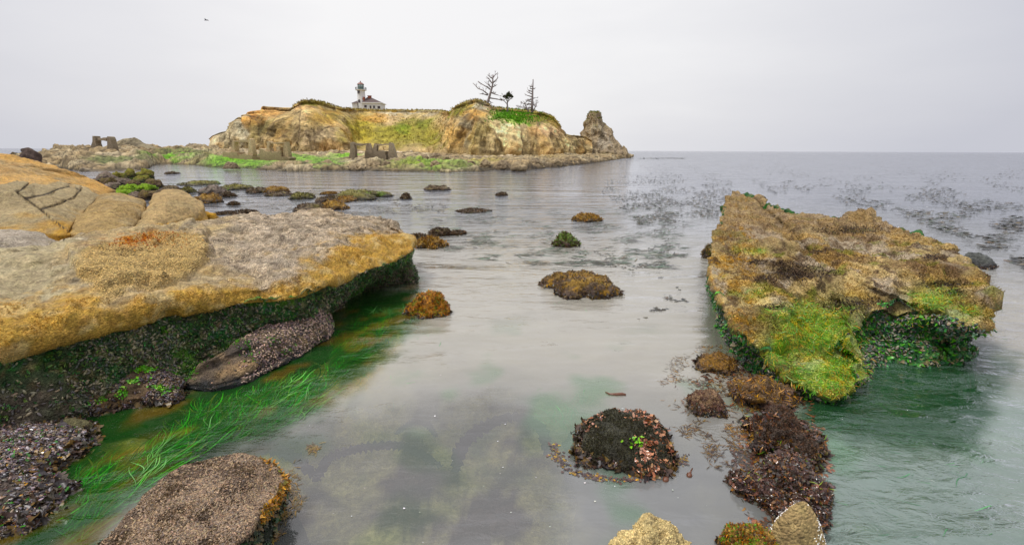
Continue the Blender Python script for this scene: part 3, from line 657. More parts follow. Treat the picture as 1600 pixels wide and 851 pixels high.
# ------------------------------------------------------------------ small builder for made things
class MB:
    def __init__(s): s.v, s.f = [], []
    def add(s, v, f): b = len(s.v); s.v += [tuple(map(float, q)) for q in v]; s.f += [tuple(b+i for i in q) for q in f]; return s
    def prism(s, bot, top):
        n = len(bot); return s.add(list(bot)+list(top), [tuple(range(n))[::-1], tuple(range(n, 2*n))]+[(i, (i+1) % n, n+(i+1) % n, n+i) for i in range(n)])
    def box(s, x0, x1, y0, y1, z0, z1):
        q = [(x0, y0), (x1, y0), (x1, y1), (x0, y1)]; return s.prism([(x, y, z0) for x, y in q], [(x, y, z1) for x, y in q])
    def cyl(s, cx, cy, z0, z1, r0, r1=None, n=16, ph=0):
        r1 = r0 if r1 is None else r1; c = [(math.cos(2*math.pi*i/n+ph), math.sin(2*math.pi*i/n+ph)) for i in range(n)]
        return s.prism([(cx+r0*a, cy+r0*b, z0) for a, b in c], [(cx+r1*a, cy+r1*b, z1) for a, b in c])
    def tube(s, pts, rad, n=6):
        pts = [Vector(p) for p in pts]; rings = []
        for i, p in enumerate(pts):
            d = (pts[min(i+1, len(pts)-1)]-pts[max(i-1, 0)]).normalized(); a = d.orthogonal().normalized(); 
            if i: a = (pa-d*pa.dot(d)).normalized()
            pa = a; c = d.cross(a); rings.append([p+(a*math.cos(2*math.pi*k/n)+c*math.sin(2*math.pi*k/n))*rad[i] for k in range(n)])
        v = [q for r in rings for q in r]; f = [(i*n+k, i*n+(k+1) % n, (i+1)*n+(k+1) % n, (i+1)*n+k) for i in range(len(pts)-1) for k in range(n)]
        return s.add(v, f+[tuple(range(n))[::-1], tuple(range((len(pts)-1)*n, len(pts)*n))])
    def build(s, name, mat, parent=None, loc=(0, 0, 0), rough=0, smooth=False):
        v = np.array(s.v)
        if rough: v = v+np.random.default_rng(len(v)).normal(0, rough, v.shape)
        me = bpy.data.meshes.new(name); me.from_pydata([tuple(q) for q in v], [], s.f); me.materials.append(mat)
        if smooth: me.polygons.foreach_set('use_smooth', [True]*len(me.polygons))
        return link(name, me, parent, loc if parent is None or any(loc) else None)
def empty(name, loc, label, cat, group=None, rz=0):
    o = bpy.data.objects.new(name, None); COL.objects.link(o); o.location = tuple(loc); o.rotation_euler = (0, 0, rz); o.empty_display_size = .3
    return tag(o, label, cat, group)

# ------------------------------------------------------------------ lighthouse
M_WHITE = plain_mat('white_paint', lin(228, 226, 222)*.95, .6, .06, .5, .1); M_ROOF = plain_mat('brown_shingles', lin(92, 76, 72), .8, .3, 2.5, .5)
M_RED = plain_mat('red_paint', lin(136, 92, 80), .5, .1, 1, .1); M_GREENP = plain_mat('dark_green_paint', lin(44, 84, 66), .4, .1, 1, .1)
M_GLASS = plain_mat('lantern_glass', lin(190, 206, 204), .08, .05, 1, 0); M_DWIN = plain_mat('dark_window', lin(70, 58, 58), .2, .1, 1, 0)
M_BRICK = plain_mat('chimney_brick', lin(150, 84, 58), .85, .25, 4, .4); M_IRON = plain_mat('railing_iron', lin(120, 122, 122), .5, .1, 2, .1)
LY = 222; lb0 = PY(566, 169.5, LY); S = LY/FPX*1.03
zz = lambda py: PY(566, py, LY)[2]-lb0[2]
LH = empty('lighthouse', lb0, 'white lighthouse with green lantern room, red dome and attached keeper house on the headland', 'lighthouse', rz=0)
xx = lambda px: PY(px, 160, LY)[0]-lb0[0]
tx = xx(565.3); rt = 6.3*S
MB().cyl(tx, 0, -2, zz(142.2), rt, rt*.84, 8, math.pi/8).build('tower', M_WHITE, LH)
gd = MB(); gd.cyl(tx, 0, zz(142.2), zz(141.2), rt*.85, rt*1.2, 16).cyl(tx, 0, zz(141.2), zz(140.4), rt*1.26, None, 16).build('gallery', M_WHITE, LH)
rl = MB()
for k in range(16):
    a = 2*math.pi*k/16; rl.cyl(tx+rt*1.2*math.cos(a), rt*1.2*math.sin(a), zz(140.5), zz(137), .06, None, 5)
for z in (zz(138.7), zz(137)):
    rl.tube([(tx+rt*1.2*math.cos(2*math.pi*k/24), rt*1.2*math.sin(2*math.pi*k/24), z) for k in range(25)], [.07]*25, 4)
rl.build('railing', M_IRON, LH)
lr = MB().cyl(tx, 0, zz(140.4), zz(135.8), rt*.68, None, 10).build('lantern_room', M_GREENP, LH)
MB().cyl(tx, 0, zz(135.75), zz(132.3), rt*.62, None, 10).build('lantern_pane', M_GLASS, lr)
for k in range(10):
    mu = MB(); a = 2*math.pi*k/10; mu.cyl(tx+rt*.66*math.cos(a), rt*.66*math.sin(a), zz(135.8), zz(132.3), .09, None, 5)
    mu.build('mullion', M_GREENP, lr)
dm = MB(); dm.cyl(tx, 0, zz(132.3), zz(131.5), rt*.8, rt*.74, 12).cyl(tx, 0, zz(131.5), zz(129.6), rt*.74, rt*.42, 12).cyl(tx, 0, zz(129.6), zz(128.6), rt*.42, rt*.12, 12).cyl(tx, 0, zz(128.6), zz(127.4), .22, .3, 8).cyl(tx, 0, zz(127.4), zz(125.6), .07, .04, 6).build('dome', M_RED, LH)
for px, py in ((561.9, 144.8), (562.1, 158.6)):
    f = math.radians(247.5); c = (tx+rt*.93*math.cos(f), rt*.93*math.sin(f)); wn = MB(); t_ = (-math.sin(f), math.cos(f)); n_ = (math.cos(f), math.sin(f))
    q = [(c[0]+t_[0]*u+n_[0]*v, c[1]+t_[1]*u+n_[1]*v) for u, v in ((-.42, -.5), (.42, -.5), (.42, .08), (-.42, .08))]
    wn.prism([(x, y, zz(py+2.2)) for x, y in q], [(x, y, zz(py-2.2)) for x, y in q]); wn.build('window', M_DWIN, LH)
hx0, hx1, hy0, hy1 = xx(569), xx(596.5), -2.6, 5.5
MB().box(hx0, hx1, hy0, hy1, -3, zz(162.2)).build('house_wall', M_WHITE, LH)
MB().box(hx0-.45, hx1+.45, hy0-.45, hy1+.45, zz(162.2), zz(160.9)).build('eave', M_WHITE, LH)
ze = zz(160.9)+.01; zr = zz(151.6); e0, e1 = xx(572.6), xx(578.5)
ro = MB(); b = [(hx0-.3, hy0-.3, ze), (hx1+.3, hy0-.3, ze), (hx1+.3, hy1+.3, ze), (hx0-.3, hy1+.3, ze), (e0, 1.2, zr), (e1, 1.2, zr)]
ro.add(b, [(0, 1, 5, 4), (1, 2, 5), (2, 3, 4, 5), (3, 0, 4), (3, 2, 1, 0)]); rf = ro.build('roof', M_ROOF, LH)
ch = MB(); ch.box(e0+.6, e0+1.9, .3, 1.6, zr-1.6, zz(149.8)).box(e0+.45, e0+2.05, .15, 1.75, zz(149.8), zz(149.2)); ch.build('chimney', M_BRICK, rf)
MB().box(xx(569.6), xx(571.6), -1.9, -.9, zz(158), zz(152.3)).build('chimney', M_BRICK, rf)
for a, b_, t, u in ((571.5, 575.2, 165.2, 169), (579.8, 582.4, 166, 170), (585, 588, 166, 170), (592, 596, 166.6, 170.5)):
    w_ = MB().box(xx(a), xx(b_), hy0-.06, hy0+.05, zz(u), zz(t)).build('window', M_DWIN, LH)
    fr_ = MB(); fr_.box(xx(a)-.12, xx(b_)+.12, hy0-.12, hy0+.04, zz(t), zz(t)+.14); fr_.build('frame', M_WHITE, w_)
vx0, vx1 = xx(551.8), xx(559.5)
MB().box(vx0, vx1, -1.6, 3, -3, zz(162)).build('house_wall', M_WHITE, LH)
wr = MB(); ze2 = zz(162)+.01; wr.add([(vx0-.35, -1.95, ze2), (vx1+.3, -1.95, ze2), (vx1+.3, 3.3, ze2), (vx0-.35, 3.3, ze2), (vx1, .3, zz(156.8)), (vx1-.3, .9, zz(156.8))], [(0, 1, 4), (1, 2, 5, 4), (2, 3, 5), (3, 0, 4, 5), (3, 2, 1, 0)]); wr.build('roof', M_ROOF, LH)

# ------------------------------------------------------------------ ruined concrete bridge piers
M_CONC = rock_mat('old_concrete', .5, .8, .9, .25, .05); 
def conc(mb, name, par, c=lin(146, 130, 104)):
    o = mb.build(name, M_CONC, par); me = o.data
    bm_v = len(me.vertices); 
    a = me.attributes.new('col', 'FLOAT_COLOR', 'POINT'); r = np.random.default_rng(bm_v+int(abs(me.vertices[0].co.x*100)))
    cc = np.ones((bm_v, 4)); z = np.array([v.co.z for v in me.vertices]); cc[:, :3] = c[None]*(.75+.35*np.clip(z/3, 0, 1))[:, None]*r.uniform(.8, 1.15, (bm_v, 1)); a.data.foreach_set('color', cc.astype(np.float32).ravel())
    return o
def leg_poly(mb, pts, d0, d1):
    """pts: front outline in local x,z (counter-clockwise); given depth"""
    mb.prism([(x, d0, z) for x, z in pts], [(x, d1, z) for x, z in pts]); return mb
def jag(poly, r, n=3):
    out = []
    for i, (x, z) in enumerate(poly):
        x2, z2 = poly[(i+1) % len(poly)]
        for k in range(n):
            t = k/n; out.append((x+(x2-x)*t+r.uniform(-.13, .13), z+(z2-z)*t+r.uniform(-.12, .12)))
    return out
def ruin(px0, pyb, Y, label, pillars, beams, blocks, c, group='ruined concrete bridge piers'):
    b = PY(px0, pyb, Y); root = empty('ruined_pier', b, label, 'ruin', group); r = random.Random(int(px0))
    loc = lambda px, py: (PY(px, py, Y)[0]-b[0], PY(px, py, Y)[2]-b[2])
    for k, poly in enumerate(pillars): conc(leg_poly(MB(), jag([loc(*p) for p in poly], r), -.8+.03*k, .7), 'pillar', root, c*r.uniform(.85, 1.1))
    for k, poly in enumerate(beams): conc(leg_poly(MB(), jag([loc(*p) for p in poly], r, 4), -.5-.02*k, .4), 'beam', root, c*r.uniform(.85, 1.1))
    for k, poly in enumerate(blocks): conc(leg_poly(MB(), jag([loc(*p) for p in poly], r, 5), -1.3-.03*k, 1.6), 'base_block', root, c*r.uniform(.75, .95))
    return root
C1, C2 = lin(156, 140, 116), lin(198, 174, 132)
ruin(166, 238, 104, 'broken concrete arch of two leaning pillars and a beam at far left', [[(146, 240), (157, 240), (155, 224), (153, 213), (150, 213)], [(172, 240), (184, 240), (180, 226), (176, 215), (172, 213)]], [[(155, 220), (169, 220), (169, 215), (155, 216)]], [[(136, 240), (148, 240), (146, 231), (137, 231)], [(161, 240), (167, 240), (166, 234), (162, 233)]], C1*.9)
ruin(375, 254, 92, 'ruined concrete pier with tall right pillar standing left of its twin', [[(364, 239), (370, 239), (369, 221), (366, 221)], [(390, 252), (399, 252), (396, 217), (392, 217)]], [[(366, 222.5), (393, 222.5), (393, 219.5), (366, 219.5)]], [[(353, 256), (378, 256), (377, 238), (354, 237)], [(376, 256), (402, 256), (398, 243), (386, 240), (377, 243)]], C2*.9)
ruin(430, 254, 92, 'ruined concrete pier on a square base right of its taller twin', [[(419, 237), (425, 237), (423, 221), (420, 221)], [(446, 250), (454, 250), (450, 222), (447, 222)], [(435, 250), (442, 250), (441, 230), (435, 230)]], [[(420, 225), (446, 225), (446, 222), (420, 222)]], [[(411, 256), (444, 256), (443, 236), (434, 238), (422, 236), (411, 231)], [(443, 256), (458, 256), (456, 246), (444, 244)]], C2*.85)
ruin(552, 248, 96, 'single tapered concrete pier carrying a thin rail at the left of the beach', [[(546, 250), (558, 250), (554, 223), (550, 223)]], [[(554, 227), (575, 227), (575, 224), (554, 224.5)]], [], C1)
ruin(596, 246, 98, 'broken concrete pier block joined to a right pillar by a thin beam', [[(574, 246), (585, 246), (579, 224), (574, 225)], [(608, 246), (620, 246), (613, 223), (609, 223)], [(584, 240), (591, 240), (590, 225), (586, 225)]], [[(587, 227), (611, 227), (611, 224.5), (587, 224.5)]], [[(573, 248), (605, 248), (604, 236), (590, 236), (580, 240), (573, 235)]], C1*1.05)
M_WHITEP = M_WHITE
# ------------------------------------------------------------------ trees
M_DEADW = plain_mat('dead_wood', lin(138, 126, 122), .9, .3, 1, .3); M_PINE = weed_mat('pine_needles', .7, .2)
def limb(mb, pts, r0, r1, Y, base, rnd, twigs=3, tl=1.6, dep=0):
    q = []; yo = 0
    for i, (x, y) in enumerate(pts): yo += rnd.uniform(-.5, .5) if i else 0; q.append(Vector(PY(x, y, Y+yo))-Vector(base))
    n = len(q); rad = [r0+(r1-r0)*i/(n-1) for i in range(n)]; mb.tube(q, rad, 6)
    for _ in range(twigs):
        i = rnd.randrange(n-1); t = rnd.uniform(.2, 1); p = q[i].lerp(q[i+1], t); d = (q[i+1]-q[i]).normalized()
        v = (d+Vector((rnd.uniform(-.9, .9), rnd.uniform(-.8, .8), rnd.uniform(-.3, .8)))).normalized()*tl*rnd.uniform(.5, 1.1)
        m = p+v*.5+Vector((0, 0, rnd.uniform(-.2, .2))); mb.tube([p, m, p+v], [r1*.9, r1*.7, r1*.4], 4)
        for _k in range(2):
            v2 = (v.normalized()+Vector((rnd.uniform(-1, 1), rnd.uniform(-.8, .8), rnd.uniform(-.5, 1)))).normalized()*tl*.5; mb.tube([m, m+v2], [r1*.6, r1*.35], 4)
def tree(name, label, base_px, Y, trunk, branches, r, seed, tw=.09, group=None):
    rnd = random.Random(seed); b = PY(*base_px, Y); root = empty(name, b, label, 'tree', group)
    mb = MB(); limb(mb, trunk, r, r*.3, Y, b, rnd, 0); mb.build('trunk', M_DEADW, root, smooth=True)
    for br in branches:
        mb = MB(); limb(mb, br, r*.42, tw, Y, b, rnd, 2 if 'spire, right' in label else 4, 1.1 if 'spire, right' in label else 1.5); mb.build('branch', M_DEADW, root, smooth=True)
    return root, b
g = 'weathered trees on the headland'
tree('dead_tree', 'leaning bare dead tree with long branches reaching left, on the grassy mound', (758, 170), 172, [(757, 173), (760, 165), (763, 157), (765, 150), (767, 143), (769, 136), (770, 130), (770, 122), (770, 117)],
     [[(763, 148), (758, 144), (754, 141), (747, 138.5), (743, 134), (739, 130)], [(762, 149), (757, 147.5), (752, 146.5)], [(766, 140), (761, 136), (757, 134), (752, 131), (747, 127)], [(768, 137), (764, 133.5), (760, 130)], [(770, 131), (767, 128), (764, 123), (760, 120)], [(770, 130), (774, 126), (777, 123), (778, 120)], [(770, 123), (766, 121), (765, 119)], [(770, 122), (773, 118), (774, 117)], [(764, 153), (770, 154), (777, 155), (784, 157), (789, 156)], [(767, 144.5), (772, 147), (779, 149)], [(768, 137), (772, 135), (775, 134)], [(763, 157), (766, 159), (768, 161)], [(757, 172), (753, 165), (749, 160)]], .55, 3)
pr, pb = tree('pine_tree', 'small wind bent pine with dark green crown between the dead trees', (793, 173), 172, [(793, 175), (793, 168), (792.5, 162), (793.5, 157), (794, 151)], [[(793, 160), (797, 155), (801, 152)], [(793, 159), (789, 153), (787, 150)], [(792.5, 163), (789, 159), (786, 157)], [(794, 155), (797, 150), (798, 147)]], .36, 5)
NP = []; rg = np.random.default_rng(5)
for (x, y, rx_, ry_) in ((794, 148, 3, 3), (790, 150.5, 3.2, 2), (798, 149.5, 2.6, 2.4), (787.5, 151, 1.8, 1.4), (795, 145.5, 1.8, 1.4), (792, 153, 2, 1.2), (800.5, 151.5, 1.6, 1)):
    k = int(150*rx_*ry_/4); c = PY(x, y, 172); v = rg.normal(0, 1, (k, 3)); v /= np.linalg.norm(v, axis=1, keepdims=True); v *= rg.random((k, 1))**.4
    NP.append(c+v*np.array([rx_, rx_, ry_])*.235)
NP = np.concatenate(NP); nd = rg.normal(0, 1, NP.shape); nd /= np.linalg.norm(nd, axis=1, keepdims=True)
v, f, c = stamp(T_TUFT, NP, nd, rg.normal(0, 1, NP.shape), rg.uniform(.25, .5, len(NP)), pick([lin(74, 84, 56), lin(58, 72, 44), lin(92, 92, 60)], len(NP)))
mesh_np('crown', v-pb, f, M_PINE, pr, col=c)
sp = [[(832, 168-k*4.1), (828-rr_*.5, 167-k*4.1+dd), (824-rr_+k*.75, 166-k*4.1+dd*1.5)] for k, rr_, dd in ((0, 6, 2), (1, 5, 0), (2, 4, -1), (3, 3, 1), (4, 6, -1), (5, 5, -2), (6, 4, -1), (7, 0, 0), (8, 0, 1))]
sp += [[(832, 164-k*5), (835, 163.4-k*5), (837.5-k*.2, 164-k*5-dd)] for k, dd in ((0, 2), (2, 1), (5, 1))]
tree('dead_tree', 'tall straight dead spruce spire, rightmost of the trees', (831, 174), 174, [(831, 176), (831.3, 165), (831.8, 155), (832.2, 145), (832.6, 135), (833, 124)], sp, .5, 8, .07)
tree('dead_tree', 'low tangled bare shrub at the left foot of the tall spire', (825, 174), 172, [(826, 175), (823, 169), (820, 162), (818, 158)], [[(825, 173), (820, 169), (814, 168), (811, 168)], [(823, 170), (818, 166), (813, 167)], [(820, 163), (822, 159), (825, 157)], [(821, 165), (827, 163), (831, 162)], [(824, 171), (829, 169), (833, 168)], [(820, 163), (816, 161), (814, 162)]], .3, 12, .08)
tree('dead_tree', 'short forked dead stub at the right foot of the tall spire', (836, 172), 173, [(833, 174), (836, 168), (837, 163)], [[(835, 170), (838, 165), (838.5, 161)], [(836, 167), (834, 163)]], .25, 14, .08)
bp = PY(322, 32, 60)
BD = empty('bird', bp, 'tiny dark gull flying high in the grey sky at upper left', 'bird'); M_BIRD = plain_mat('bird_feathers', lin(92, 88, 92), .8, .1, 5, .1)
MB().tube([(-.22, 0, 0), (-.12, 0, .02), (0, 0, .03), (.14, 0, .02), (.22, 0, .0)], [.01, .05, .06, .045, .015], 8).build('body', M_BIRD, BD, smooth=True)
for s in (-1, 1):
    MB().add([(-.05, 0, .03), (.08, 0, .03), (.06, s*.25, .12), (-.04, s*.25, .12), (.0, s*.5, .06), (-.06, s*.52, .05)], [(0, 1, 2, 3), (3, 2, 4, 5)]).build('wing', M_BIRD, BD)

# ------------------------------------------------------------------ the big overhanging boulder at left
def Z3(t): return PZ(*t)
LC = [ # base(px,py), rim(px,py,z), belly(px,py,z), upper(px,py,z), ridge(px,py,z)
 ((-420, 810), (-420, 640, 1.0), (-420, 590, 1.3), (-420, 540, 1.48), (-420, 480, 1.6)),
 ((-200, 740), (-200, 583, .97), (-200, 545, 1.2), (-200, 505, 1.38), (-200, 430, 1.55)),
 ((0, 694), (0, 547, .95), (0, 512, 1.14), (0, 470, 1.3), (0, 397, 1.5)),
 ((130, 654), (130, 522, .92), (122, 495, 1.1), (115, 462, 1.25), (100, 380, 1.5)),
 ((230, 622), (230, 498, .90), (232, 480, 1.06), (235, 455, 1.2), (200, 358, 1.5)),
 ((320, 592), (320, 481, .88), (325, 465, 1.02), (330, 440, 1.16), (300, 345, 1.5)),
 ((400, 556), (400, 474, .86), (410, 455, 1.0), (418, 430, 1.13), (400, 335, 1.45)),
 ((470, 524), (470, 463, .85), (477, 440, .99), (482, 410, 1.12), (470, 331, 1.4)),
 ((508, 497), (525, 440, .84), (522, 415, .98), (520, 388, 1.1), (530, 331, 1.35)),
 ((562, 458), (575, 420, .82), (570, 395, .97), (562, 370, 1.08), (572, 334, 1.28)),
 ((614, 444), (622, 404, .80), (618, 382, .93), (608, 361, 1.0), (600, 341, 1.16)),
 ((650, 437), (641, 385, .80), (640, 375, .9), (633, 364, .98), (618, 352, 1.08))]
cols = []
for (bs, rm_, be, up, rd) in LC:
    B, Rm, Be, Up, Rd = PZ(*bs), Z3(rm_), Z3(be), Z3(up), Z3(rd)
    dp = B*1.03; dp[2] = -.7
    inn = np.array([-.65, .7, 0])
    mid = (B+Rm)/2+inn*.05; lo = Rm+inn*.08; lo[2] -= .05
    mt = (Up*.5+Rd*.5); mt[2] += .03
    cols.append([dp, B, mid, lo, Rm, Be, Up, mt, Rd])
for c in cols[::-1][1:]:
    Rd = c[-1]; bk = np.array([-.72, .69, 0])
    def o(d, z): q = Rd+bk*d; q[2] = z; return q
    z = Rd[2]; cols.append([o(1.3, -.7), o(1.2, 0), o(1.15, .4), o(1.15, .6), o(1.1, z-.6), o(.95, z-.35), o(.7, z-.18), o(.35, z-.04), Rd])
ctrl = np.array(cols).transpose(1, 0, 2)
ctrl = np.concatenate([ctrl, np.repeat(np.arange(9)[:, None, None], ctrl.shape[1], 1)], 2)
GL = loft(ctrl, 290, 1000, True)
SLAB = [(106, 404), (140, 386), (215, 366), (285, 356), (318, 364), (324, 390), (300, 420), (262, 440), (215, 452), (165, 462), (125, 445)]
def left_disp(P, N, E):
    px, py = proj(P); s = E[:, 0]; top = sst(5.0, 6.2, s); un = 1-sst(3.4, 3.9, s)
    d = fbm(P, .55, 4, 101)*.15+fbm(P, 1.1, 3, 102, ridge=True)*.05+fbm(P, 2.2, 4, 103)*.035*(1+un*1.2)+fbm(P, 9, 3, 105)*.012*(1+2*un)
    d += un*sst(.8, 1.4, s)*(fbm(P, 1.7, 4, 104)*.10+fbm(P, 4.5, 3, 106, ridge=True)*.04)
    fl = fbm(P*np.array([1, 1, .35]), 1.5, 4, 107, ridge=True)*.14*sst(3.5, 4.3, s)*(1-top)
    sl = sst(-3, 5, poly_sd(px, py, SLAB)+fbm(P, 2.0, 4, 109)*18)*(E[:, 0] > 4.6)
    rough = sst(300, 380, px+fbm(P, .8, 3, 111)*80)*top
    lay = P[:, 2]*9+fbm(P, .7, 3, 117)*2.2; d += (np.abs(lay-np.floor(lay)-.5)-.25)*.07*top
    d -= .05*sst(.32, .5, fbm(P, 1.0, 4, 119, ridge=True))*top
    d += fl+sl*(.13+fbm(P, 2.2, 4, 113)*.07)+rough*fbm(P, 14, 3, 115)*.012
    return d
def left_col(P, N, E):
    px, py = proj(P); s = E[:, 0]+fbm(P, 1.5, 4, 121)*.95+fbm(P, 7, 3, 123)*.4
    c = np.repeat(lin(74, 88, 58)[None], len(P), 0)
    wallv = fbm(P, 6, 4, 125); c = mixc(c, lin(146, 136, 96), sst(.05, .5, wallv)*.8); c = mixc(c, lin(54, 122, 60), sst(.05, .4, fbm(P, 3, 4, 127))*.8); c = mixc(c, lin(128, 104, 74), sst(.42, .7, fbm(P, 5, 3, 129))*.7); low_ = 1-sst(.1, .55, P[:, 2]+fbm(P, 1.4, 3, 130)*.35); c = mixc(c, lin(112, 96, 86)[None]*np.exp(fbm(P, 5, 3, 132)*.5)[:, None], low_*.75); c = mixc(c, lin(98, 148, 44), sst(.3, .5, fbm(P, 1.8, 4, 134))*.6)
    gold = lin(188, 150, 78)[None]*np.exp(fbm(P, 2.5, 4, 131)*.35)[:, None]; gold = mixc(gold, lin(214, 188, 132), sst(.05, .5, fbm(P, 3.5, 4, 133))*.7); gold = mixc(gold, lin(158, 114, 40), sst(.2, .6, fbm(P, 1.3, 3, 135))*.6)
    grey = lin(188, 166, 124)[None]*np.exp(fbm(P, 1.2, 4, 137)*.2)[:, None]; grey = mixc(grey, lin(198, 182, 152), sst(.1, .6, fbm(P, 1.1, 3, 139)))
    strk = fbm(P*np.array([.3, .3, 3])+P[:, :1]*np.array([0, 1.6, 0]), 1.6, 4, 141); grey = mixc(grey, lin(120, 116, 106), sst(.1, .5, strk)*.55)
    rough = sst(300, 400, px+fbm(P, .8, 3, 111)*80)
    bc = lin(206, 188, 164)[None]*np.exp(fbm(P, 9, 4, 143)*.5)[:, None]; bc = mixc(bc, lin(136, 118, 98), sst(.15, .5, fbm(P, 7, 4, 145))*.75)
    grey = mixc(grey, bc, rough*.85)
    grey = mixc(grey, lin(160, 132, 84), sst(.15, .5, fbm(P, .9, 4, 148))*.4); grey = mixc(grey, lin(92, 80, 66), sst(.2, .45, fbm(P, 2.6, 4, 150, ridge=True))*.4)
    c = mixc(c, gold, sst(3.55, 3.85, E[:, 0]+fbm(P, 2, 3, 147)*.12)); c = mixc(c, grey, sst(5.2, 6.4, s))
    sl = sst(-3, 4, poly_sd(px, py, SLAB)+fbm(P, 2.0, 4, 109)*18)*(E[:, 0] > 4.6)
    sc = lin(190, 162, 108)[None]*np.exp(fbm(P, 7, 4, 149)*.3)[:, None]; c = mixc(c, sc, sl*.9)
    orng = np.exp(-(((px-212)/50)**2+((py-373+(px-212)*.12)/9)**2))*sst(-.1, .25, fbm(P, 5, 4, 151)); c = mixc(c, lin(196, 122, 22), np.clip(orng*1.3, 0, 1))
    gs = sst(-20, 30, 110-px+fbm(P, 1.5, 3, 153)*40)*(s > 6); c = mixc(c, lin(176, 164, 132)[None]*np.exp(strk*.45)[:, None], gs*.7)
    barn = np.clip(.25+.9*np.maximum(rough*sst(5, 6, s), sl)+.5*(s < 3.7)+.25*((s > 3.7) & (s < 5.3)), 0, 1.2)*(1-.8*gs)
    return c, barn
RL_ = finish(GL, True, 'overhanging_boulder', M_NEAR, 'long overhanging boulder at left with golden rim and grey barnacled top', 'boulder', left_col, left_disp, loc=(-5.2, 9, 0))
PO = RL_['o']; s_ = RL_['ext'][:, 0]; lpx, lpy = proj(RL_['V']); vis = (RL_['N'][:, 1] < .5)*1.0
und = vis*(s_ < 3.7)*(s_ > .9)*(lpx > -120)
scatter_on('seaweed', RL_, und*np.clip(.5+fbm(RL_['V'], 2, 3, 5), 0, 1.2), 9000, T_TUFT, (.03, .085), [lin(46, 104, 54), lin(64, 130, 60), lin(96, 104, 62), lin(44, 80, 50), lin(110, 146, 66)], PO, down=.7, under=.3)
scatter_on('mussels', RL_, und*np.clip(.4+fbm(RL_['V'], 1.6, 3, 9), 0, 1), 9000, T_MUSSEL, (.014, .034), [DARK, lin(84, 76, 80), lin(120, 112, 92), lin(150, 136, 110)], PO, M_MUSSEL, lift=.01, down=.2, under=.3)
scatter_on('green_algae', RL_, und*sst(.35, .6, fbm(RL_['V'], 1.3, 3, 15))*(lpx > 250), 1200, T_TUFT, (.03, .07), [lin(72, 130, 24), lin(92, 140, 36)], PO, down=.6)
topw = vis*(s_ > 5.4)*sst(300, 400, lpx+fbm(RL_['V'], .8, 3, 111)*80)
scatter_on('barnacles', RL_, topw*sst(-.1, .4, fbm(RL_['V'], 2.5, 3, 17)), 16000, T_KNOB, (.006, .014), [lin(200, 182, 156)], PO, M_GRASS, down=0, under=.75)
slw = sst(-2, 6, poly_sd(lpx, lpy, SLAB))*(s_ > 4.6)
scatter_on('barnacles', RL_, slw, 9000, T_KNOB, (.005, .012), [lin(196, 170, 120)], PO, M_GRASS, down=0, under=.75)
scatter_on('orange_algae', RL_, slw*np.exp(-(((lpx-212)/50)**2+((lpy-373)/9)**2)), 700, T_TUFT, (.02, .05), [lin(200, 128, 20), lin(176, 96, 20), lin(206, 150, 40)], PO, down=0)
gd_ = vis*((s_ > 3.9) & (s_ < 5.6))
scatter_on('golden_algae', RL_, gd_*sst(-.1, .4, fbm(RL_['V'], 2.5, 3, 131)), 9000, T_TUFT, (.012, .03), [lin(186, 140, 50)], PO, M_GRASS, down=.4, under=.75)

# ------------------------------------------------------------------ the big slab at right
RC = [ # rim (px,py,z), base (px,py) or None
 ((1146, 305, 1.56), None), ((1132, 322, 1.5), None), ((1126, 347, 1.38), None), ((1116, 392, 1.06), (1112, 412)), ((1113, 430, .78), (1110, 462)), ((1130, 476, .72), (1122, 506)), ((1165, 522, .64), (1152, 556)),
 ((1200, 558, .44), (1205, 596)), ((1232, 590, .26), (1236, 612)), ((1280, 610, .16), (1284, 623)), ((1330, 602, .18), (1334, 614)), ((1349, 584, .3), (1352, 597)), ((1333, 545, .42), (1346, 572)), ((1337, 497, .66), (1364, 566)),
 ((1380, 483, .7), (1398, 562)), ((1440, 487, .7), (1440, 570)), ((1500, 503, .7), (1496, 562)), ((1535, 512, .7), (1520, 548)), ((1550, 508, .7), None), ((1542, 474, .78), None), ((1521, 434, .9), None), ((1480, 391, 1.06), None), ((1430, 366, 1.2), None),
 ((1382, 352, 1.3), None), ((1345, 337, 1.42), None), ((1300, 341, 1.42), None), ((1250, 335, 1.46), None), ((1200, 320, 1.52), None), ((1168, 307, 1.56), None)]
rim = np.array([PZ(*r) for r, b in RC]); cen = PZ(1300, 425, .98)
base_ = []
for r, b in RC:
    if b is None:
        q = PZ(*r); d = cen-q; d[2] = 0; d /= np.linalg.norm(d); q = q+d*.25; q[2] = 0
    else: q = PZ(*b)
    base_.append(q)
G = boulder(rim, np.array(base_), cen, under=.22, dome=.03, nu=290, nv=1000, shoulder=.05, rimdrop=.06)
DKB = [(1240, 425, 36, 14, .95), (1215, 412, 14, 5, .8), (1196, 436, 16, 5, .8), (1185, 410, 16, 4, .8), (1290, 428, 22, 6, .5), (1330, 478, 40, 10, .75), (1475, 445, 34, 5, .8), (1490, 458, 16, 6, .8), (1380, 470, 30, 6, .5), (1210, 480, 18, 5, .6), (1275, 392, 20, 4, .5), (1460, 402, 18, 4, .5), (1330, 360, 50, 6, .4)]
